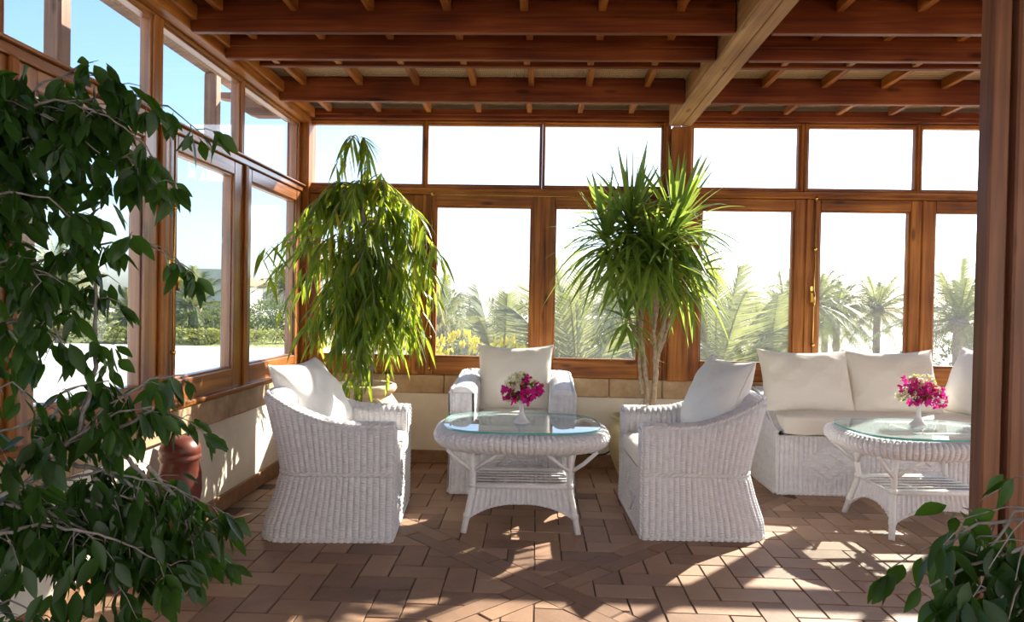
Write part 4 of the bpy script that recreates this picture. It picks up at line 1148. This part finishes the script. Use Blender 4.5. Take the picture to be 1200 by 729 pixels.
for seed, nf, L, rise, tr_, rad in ((1, 46, 2.5, 1.0, 3.0, .17), (2, 40, 2.7, 1.12, 1.2, .22), (3, 44, 2.1, .9, 3.6, .15)):
    t, f = palm_mesh(seed, nf, L, rise, tr_, rad); pal.append((t.mesh('palm_trunk', PALMBARK), f.mesh('palm_fronds', L_PALM)))
def palm(kind, x, y, z, s, rz, label):
    r = thing('date_palm', label, 'palm tree', (x, y, z), rz, 'palms in the garden'); r.scale = (s, s, s)
    for nm, me in zip(('trunk', 'fronds'), pal[kind]):
        o = bpy.data.objects.new(nm, me); C.objects.link(o); o.parent = r
G = -2.6
palm(1, -.75, 14.5, G, 1.22, .3, 'upright feathery palm behind the second back window from the corner')
palm(1, .75, 12.5, G, 1.35, 1.3, 'pale feathery palm just left of the trunk of the strap-leaved plant')
palm(0, 2.2, 17, G, 1.0, 2.0, 'palm behind the canes of the strap-leaved plant')
palm(1, 3.75, 14.5, G, 1.42, .7, 'tallest feathery palm left in the window above the left-facing chair')
palm(1, 5.6, 17, G, 1.2, 2.2, 'shorter feathery palm beside the tall one above the left-facing chair')
palm(0, 4.6, 21, G, .95, 2.9, 'palm half hidden between the two feathery palms above the chair')
palm(2, 9.9, 25, G, 1.03, .2, 'slim palm by the brass handle of the window above the sofa')
palm(2, 12.0, 28, G, .98, 1.2, 'slim palm second from the handle in the window above the sofa')
palm(0, 11.0, 31, G, 1.05, 2.2, 'small low palm between the slim palms above the sofa')
palm(2, 13.1, 27, G, 1.0, 2.7, 'large-headed palm over the second sofa pillow')
palm(1, 10.3, 21, G - .2, .62, .4, 'low bushy palm just above the second sofa pillow')
palm(0, 13.2, 22, G, 1.06, .9, 'palm seen in the narrow window beside the wooden post')
palm(0, 15.6, 24, G, .95, 1.9, 'palm partly covered by the wooden post')
palm(0, 13.6, 33, G, 1.0, .5, 'hazy distant palm right of the large-headed palm')
palm(0, -3.3, 22, G, .9, .5, 'distant palm at the left side of the second back window')
palm(1, -11.6, 22.5, -.35, .78, .5, 'palm left in the middle left window, before the grey house')
palm(0, -9.7, 26, -.35, .62, 1.5, 'palm in the left window nearest the corner')
palm(0, -8.6, 30, -.35, .6, 2.5, 'smaller palm further back in the left corner window')
palm(0, -14.8, 20.5, -.35, .62, 3.5, 'palm seen through fig leaves in the nearest left window')
palm(1, -16.5, 24, -.35, .7, 1.1, 'bushy palm behind fig leaves beside the left window frame')
palm(1, -13.2, 21.5, -.35, .55, 4.1, 'short bushy palm low in the nearest left window')

def bush_mesh(seed, n, mat, flowers=0):
    rr = random.Random(seed); f, fl, st = MB(), MB(), MB()
    lumps = [(Vector((rr.uniform(-.6, .6), rr.uniform(-.6, .6), rr.uniform(.35, .85))), rr.uniform(.3, .5)) for _ in range(11)]
    for c, r in lumps: st.tube([(0, 0, 0), Vector((c.x * .5, c.y * .5, c.z * .5)), c], [.03, .02, .01], 5)
    for _ in range(n):
        c, r = rr.choice(lumps); d = Vector((rr.gauss(0, 1), rr.gauss(0, 1), rr.gauss(0, 1))).normalized(); p = c + d * r * rr.uniform(.6, 1.05)
        p.z = max(.02, p.z)
        f.leaf(p, d + Vector((0, 0, .3)), rr.uniform(.07, .13), rr.uniform(.03, .06), .2, .2, 2)
    for _ in range(flowers):
        c, r = rr.choice(lumps); d = Vector((rr.gauss(0, 1), rr.gauss(0, 1), abs(rr.gauss(0, 1)))).normalized(); p = c + d * r * 1.05
        f2 = fl; 
        for k in range(4): f2.leaf(p, d + Vector((rr.uniform(-1, 1), rr.uniform(-1, 1), rr.uniform(-1, 1))), .07, .07, 0, .2, 2)
    return f.mesh('foliage', mat), (fl.mesh('yellow_blossoms', L_FLOW) if flowers else None), st.mesh('stems', GREYBARK)
BU = {'g': bush_mesh(1, 1700, L_BUSH), 'o': bush_mesh(2, 1500, L_OLIVE), 'y': bush_mesh(3, 1300, L_BUSH, 420), 't': bush_mesh(5, 2600, L_BUSH)}
def bush(k, x, y, z, s, rz, label, sz=None):
    r = thing('shrub', label, 'shrub', (x, y, z), rz, 'shrubs outside'); r.scale = (s, s, sz or s)
    for nm, me in zip(('foliage', 'blossoms', 'stems'), BU[k]):
        if me: o = bpy.data.objects.new(nm, me); C.objects.link(o); o.parent = r
bush('y', -1.55, 11.3, G, 1.2, .2, 'yellow-flowered shrub above the left arm of the forward-facing chair', 2.6)
bush('y', -.75, 11.6, G, 1.1, 1.2, 'yellow-flowered shrub beside the forward-facing chair pillow', 2.5)
bush('y', -2.9, 11.0, G, 1.2, 2.2, 'yellow-flowered shrub behind the drooping fig', 2.5)
bush('t', -3.6, 30, G, 3.0, .2, 'dark rounded tree on the skyline of the second back window', 3.3)
bush('t', -1.2, 33, G, 3.0, 1.4, 'dark tree behind the upright palm on the skyline', 3.0)
bush('t', -6.6, 30, G, 3.0, 2.4, 'dark tree behind the drooping fig foliage', 3.2)
bush('o', -2.3, 17, G, 1.7, .8, 'dry pale shrub above the yellow flowers', 2.9)
bush('o', -.2, 19, G, 1.8, 2.8, 'dry pale shrub below the upright palm', 2.9)
bush('o', .9, 15, G, 1.4, 1.8, 'dry pale shrub behind the pillow of the forward-facing chair', 2.4)
bush('g', 1.6, 11.5, G, .9, .3, 'green shrub low behind the strap-leaved plant', 2.35)
bush('g', .45, 11, G, .6, .9, 'small dark green shrub just right of the window post', 2.3)
bush('g', 2.4, 20, G, 2.0, 1.3, 'green shrub beyond the wooden column', 3.0)
bush('o', 4.1, 15, G, 1.7, 2.3, 'dry shrub under the tall palm by the left-facing chair', 2.4)
bush('g', 5.9, 15.8, G, 1.5, .4, 'green shrub under the shorter feathery palm', 2.4)
bush('g', 15.2, 24, G, 2.0, 1.2, 'green shrub in the narrow window by the post', 2.5)
bush('g', -10.6, 21.8, -.35, 1.1, 1.2, 'round green shrub right of the palm in the middle left window', 1.0)
bush('g', -10.0, 23.8, -.35, 1.3, 2.2, 'green shrub below the grey house', 1.1)
bush('g', -8.6, 23, -.35, 1.0, .2, 'green shrub in the left corner window', 1.3)
bush('g', -13.2, 23, -.35, 1.4, .7, 'green shrub in the nearest left window, right side', 1.1)
bush('g', -15.8, 21.5, -.35, 1.3, 1.7, 'green shrub in the nearest left window, left side', 1.1)
bush('o', -14.5, 25, -.35, 1.8, .3, 'dry shrub behind the short bushy palm', 1.3)
bush('g', -12.2, 27, -.35, 2.0, 1.9, 'green shrub further back, before the grey house', 1.25)
# hedge and house beyond the plaza
b = MB(); rr = random.Random(9)
for _ in range(5200):
    p = Vector((rr.uniform(-24, -5), 20.4 + rr.uniform(-.35, .35), -.35 + .55 * math.sqrt(rr.random())))
    b.leaf(p, (rr.gauss(0, 1), rr.gauss(0, 1) - .5, rr.random()), .13, .07, .1, .2, 2)
tag(b.build('hedge', leafmat('hedge_leaf', (.22, .24, .06), (.36, .36, .12), (.5, .5, .1), .6, .35)), 'low clipped yellow-green hedge along the far edge of the plaza', 'hedge', None, 'stuff')
root = thing('house', 'pale grey house with a red tiled roof beyond the left windows', 'house', (-27.4, 58, -.5))
b = MB(); b.box(-3.6, 1.2, -2, 2, 0, 4.0, .02); b.build('house_wall', HOUSE, root)
b = MB(); b.box(1.0, 2.9, -1.9, 1.6, 0, 2.6, .02); b.build('house_wing', HOUSE, root)
b = MB(); b.box(.9, 3.1, -2.2, 1.8, 2.6, 3.3, .05); b.build('tiled_roof', HOUSER, root)
b = MB(); b.box(1.5, 2.3, -1.95, -1.88, 1.0, 1.9, .01); b.build('house_window', GREYWOOD['z'], root)

# ------------------------------------------------------------------ light
w = bpy.data.worlds.new('World'); bpy.context.scene.world = w; w.use_nodes = True
nt = w.node_tree; bg = nt.nodes['Background']
sky = nt.nodes.new('ShaderNodeTexSky'); sky.sky_type = 'NISHITA'; sky.sun_disc = False
az = math.atan2(.68, .73)
sky.sun_elevation = math.radians(33); sky.sun_rotation = az
sky.air_density = 1.0; sky.dust_density = 1.8; sky.ozone_density = 3.0
gain = nt.nodes.new('ShaderNodeMix'); gain.data_type = 'RGBA'; gain.blend_type = 'MULTIPLY'; gain.inputs['Factor'].default_value = 1; gain.inputs['B'].default_value = (.90, 1.0, 1.16, 1)
nt.links.new(sky.outputs[0], gain.inputs['A']); nt.links.new(gain.outputs['Result'], bg.inputs[0]); bg.inputs[1].default_value = .19
sl = bpy.data.lights.new('sun', 'SUN'); sl.energy = 9.0; sl.angle = math.radians(.6); sl.color = (1, .93, .82)
so = bpy.data.objects.new('sun', sl); C.objects.link(so)
so.rotation_euler = Vector((-.68, -.73, -.65)).to_track_quat('-Z', 'Y').to_euler(); so.location = (6, 8, 8)

# ------------------------------------------------------------------ camera
cd = bpy.data.cameras.new('camera'); cam = bpy.data.objects.new('camera', cd); C.objects.link(cam)
cd.sensor_width = 36; cd.lens = 36 * 800 / 1200; cd.clip_start = .05; cd.clip_end = 800
yaw, pitch, roll = math.radians(2.26), math.radians(-.755), math.radians(1.053)
M = Matrix.Rotation(yaw, 4, 'Z') @ Matrix.Rotation(PI / 2 + pitch, 4, 'X') @ Matrix.Rotation(roll, 4, 'Z')
M.translation = Vector((0, 0, 1.2)); cam.matrix_world = M
sc = bpy.context.scene; sc.camera = cam
sc.view_settings.view_transform = 'Standard'; sc.view_settings.look = 'None'; sc.view_settings.gamma = 1; sc.view_settings.use_curve_mapping = False
sc.view_settings.exposure = 0.97
sc.cycles.max_bounces = 10; sc.cycles.diffuse_bounces = 5; sc.cycles.glossy_bounces = 4; sc.cycles.transmission_bounces = 6; sc.cycles.transparent_max_bounces = 24
sc.cycles.sample_clamp_indirect = 8; sc.cycles.caustics_reflective = False; sc.cycles.caustics_refractive = False
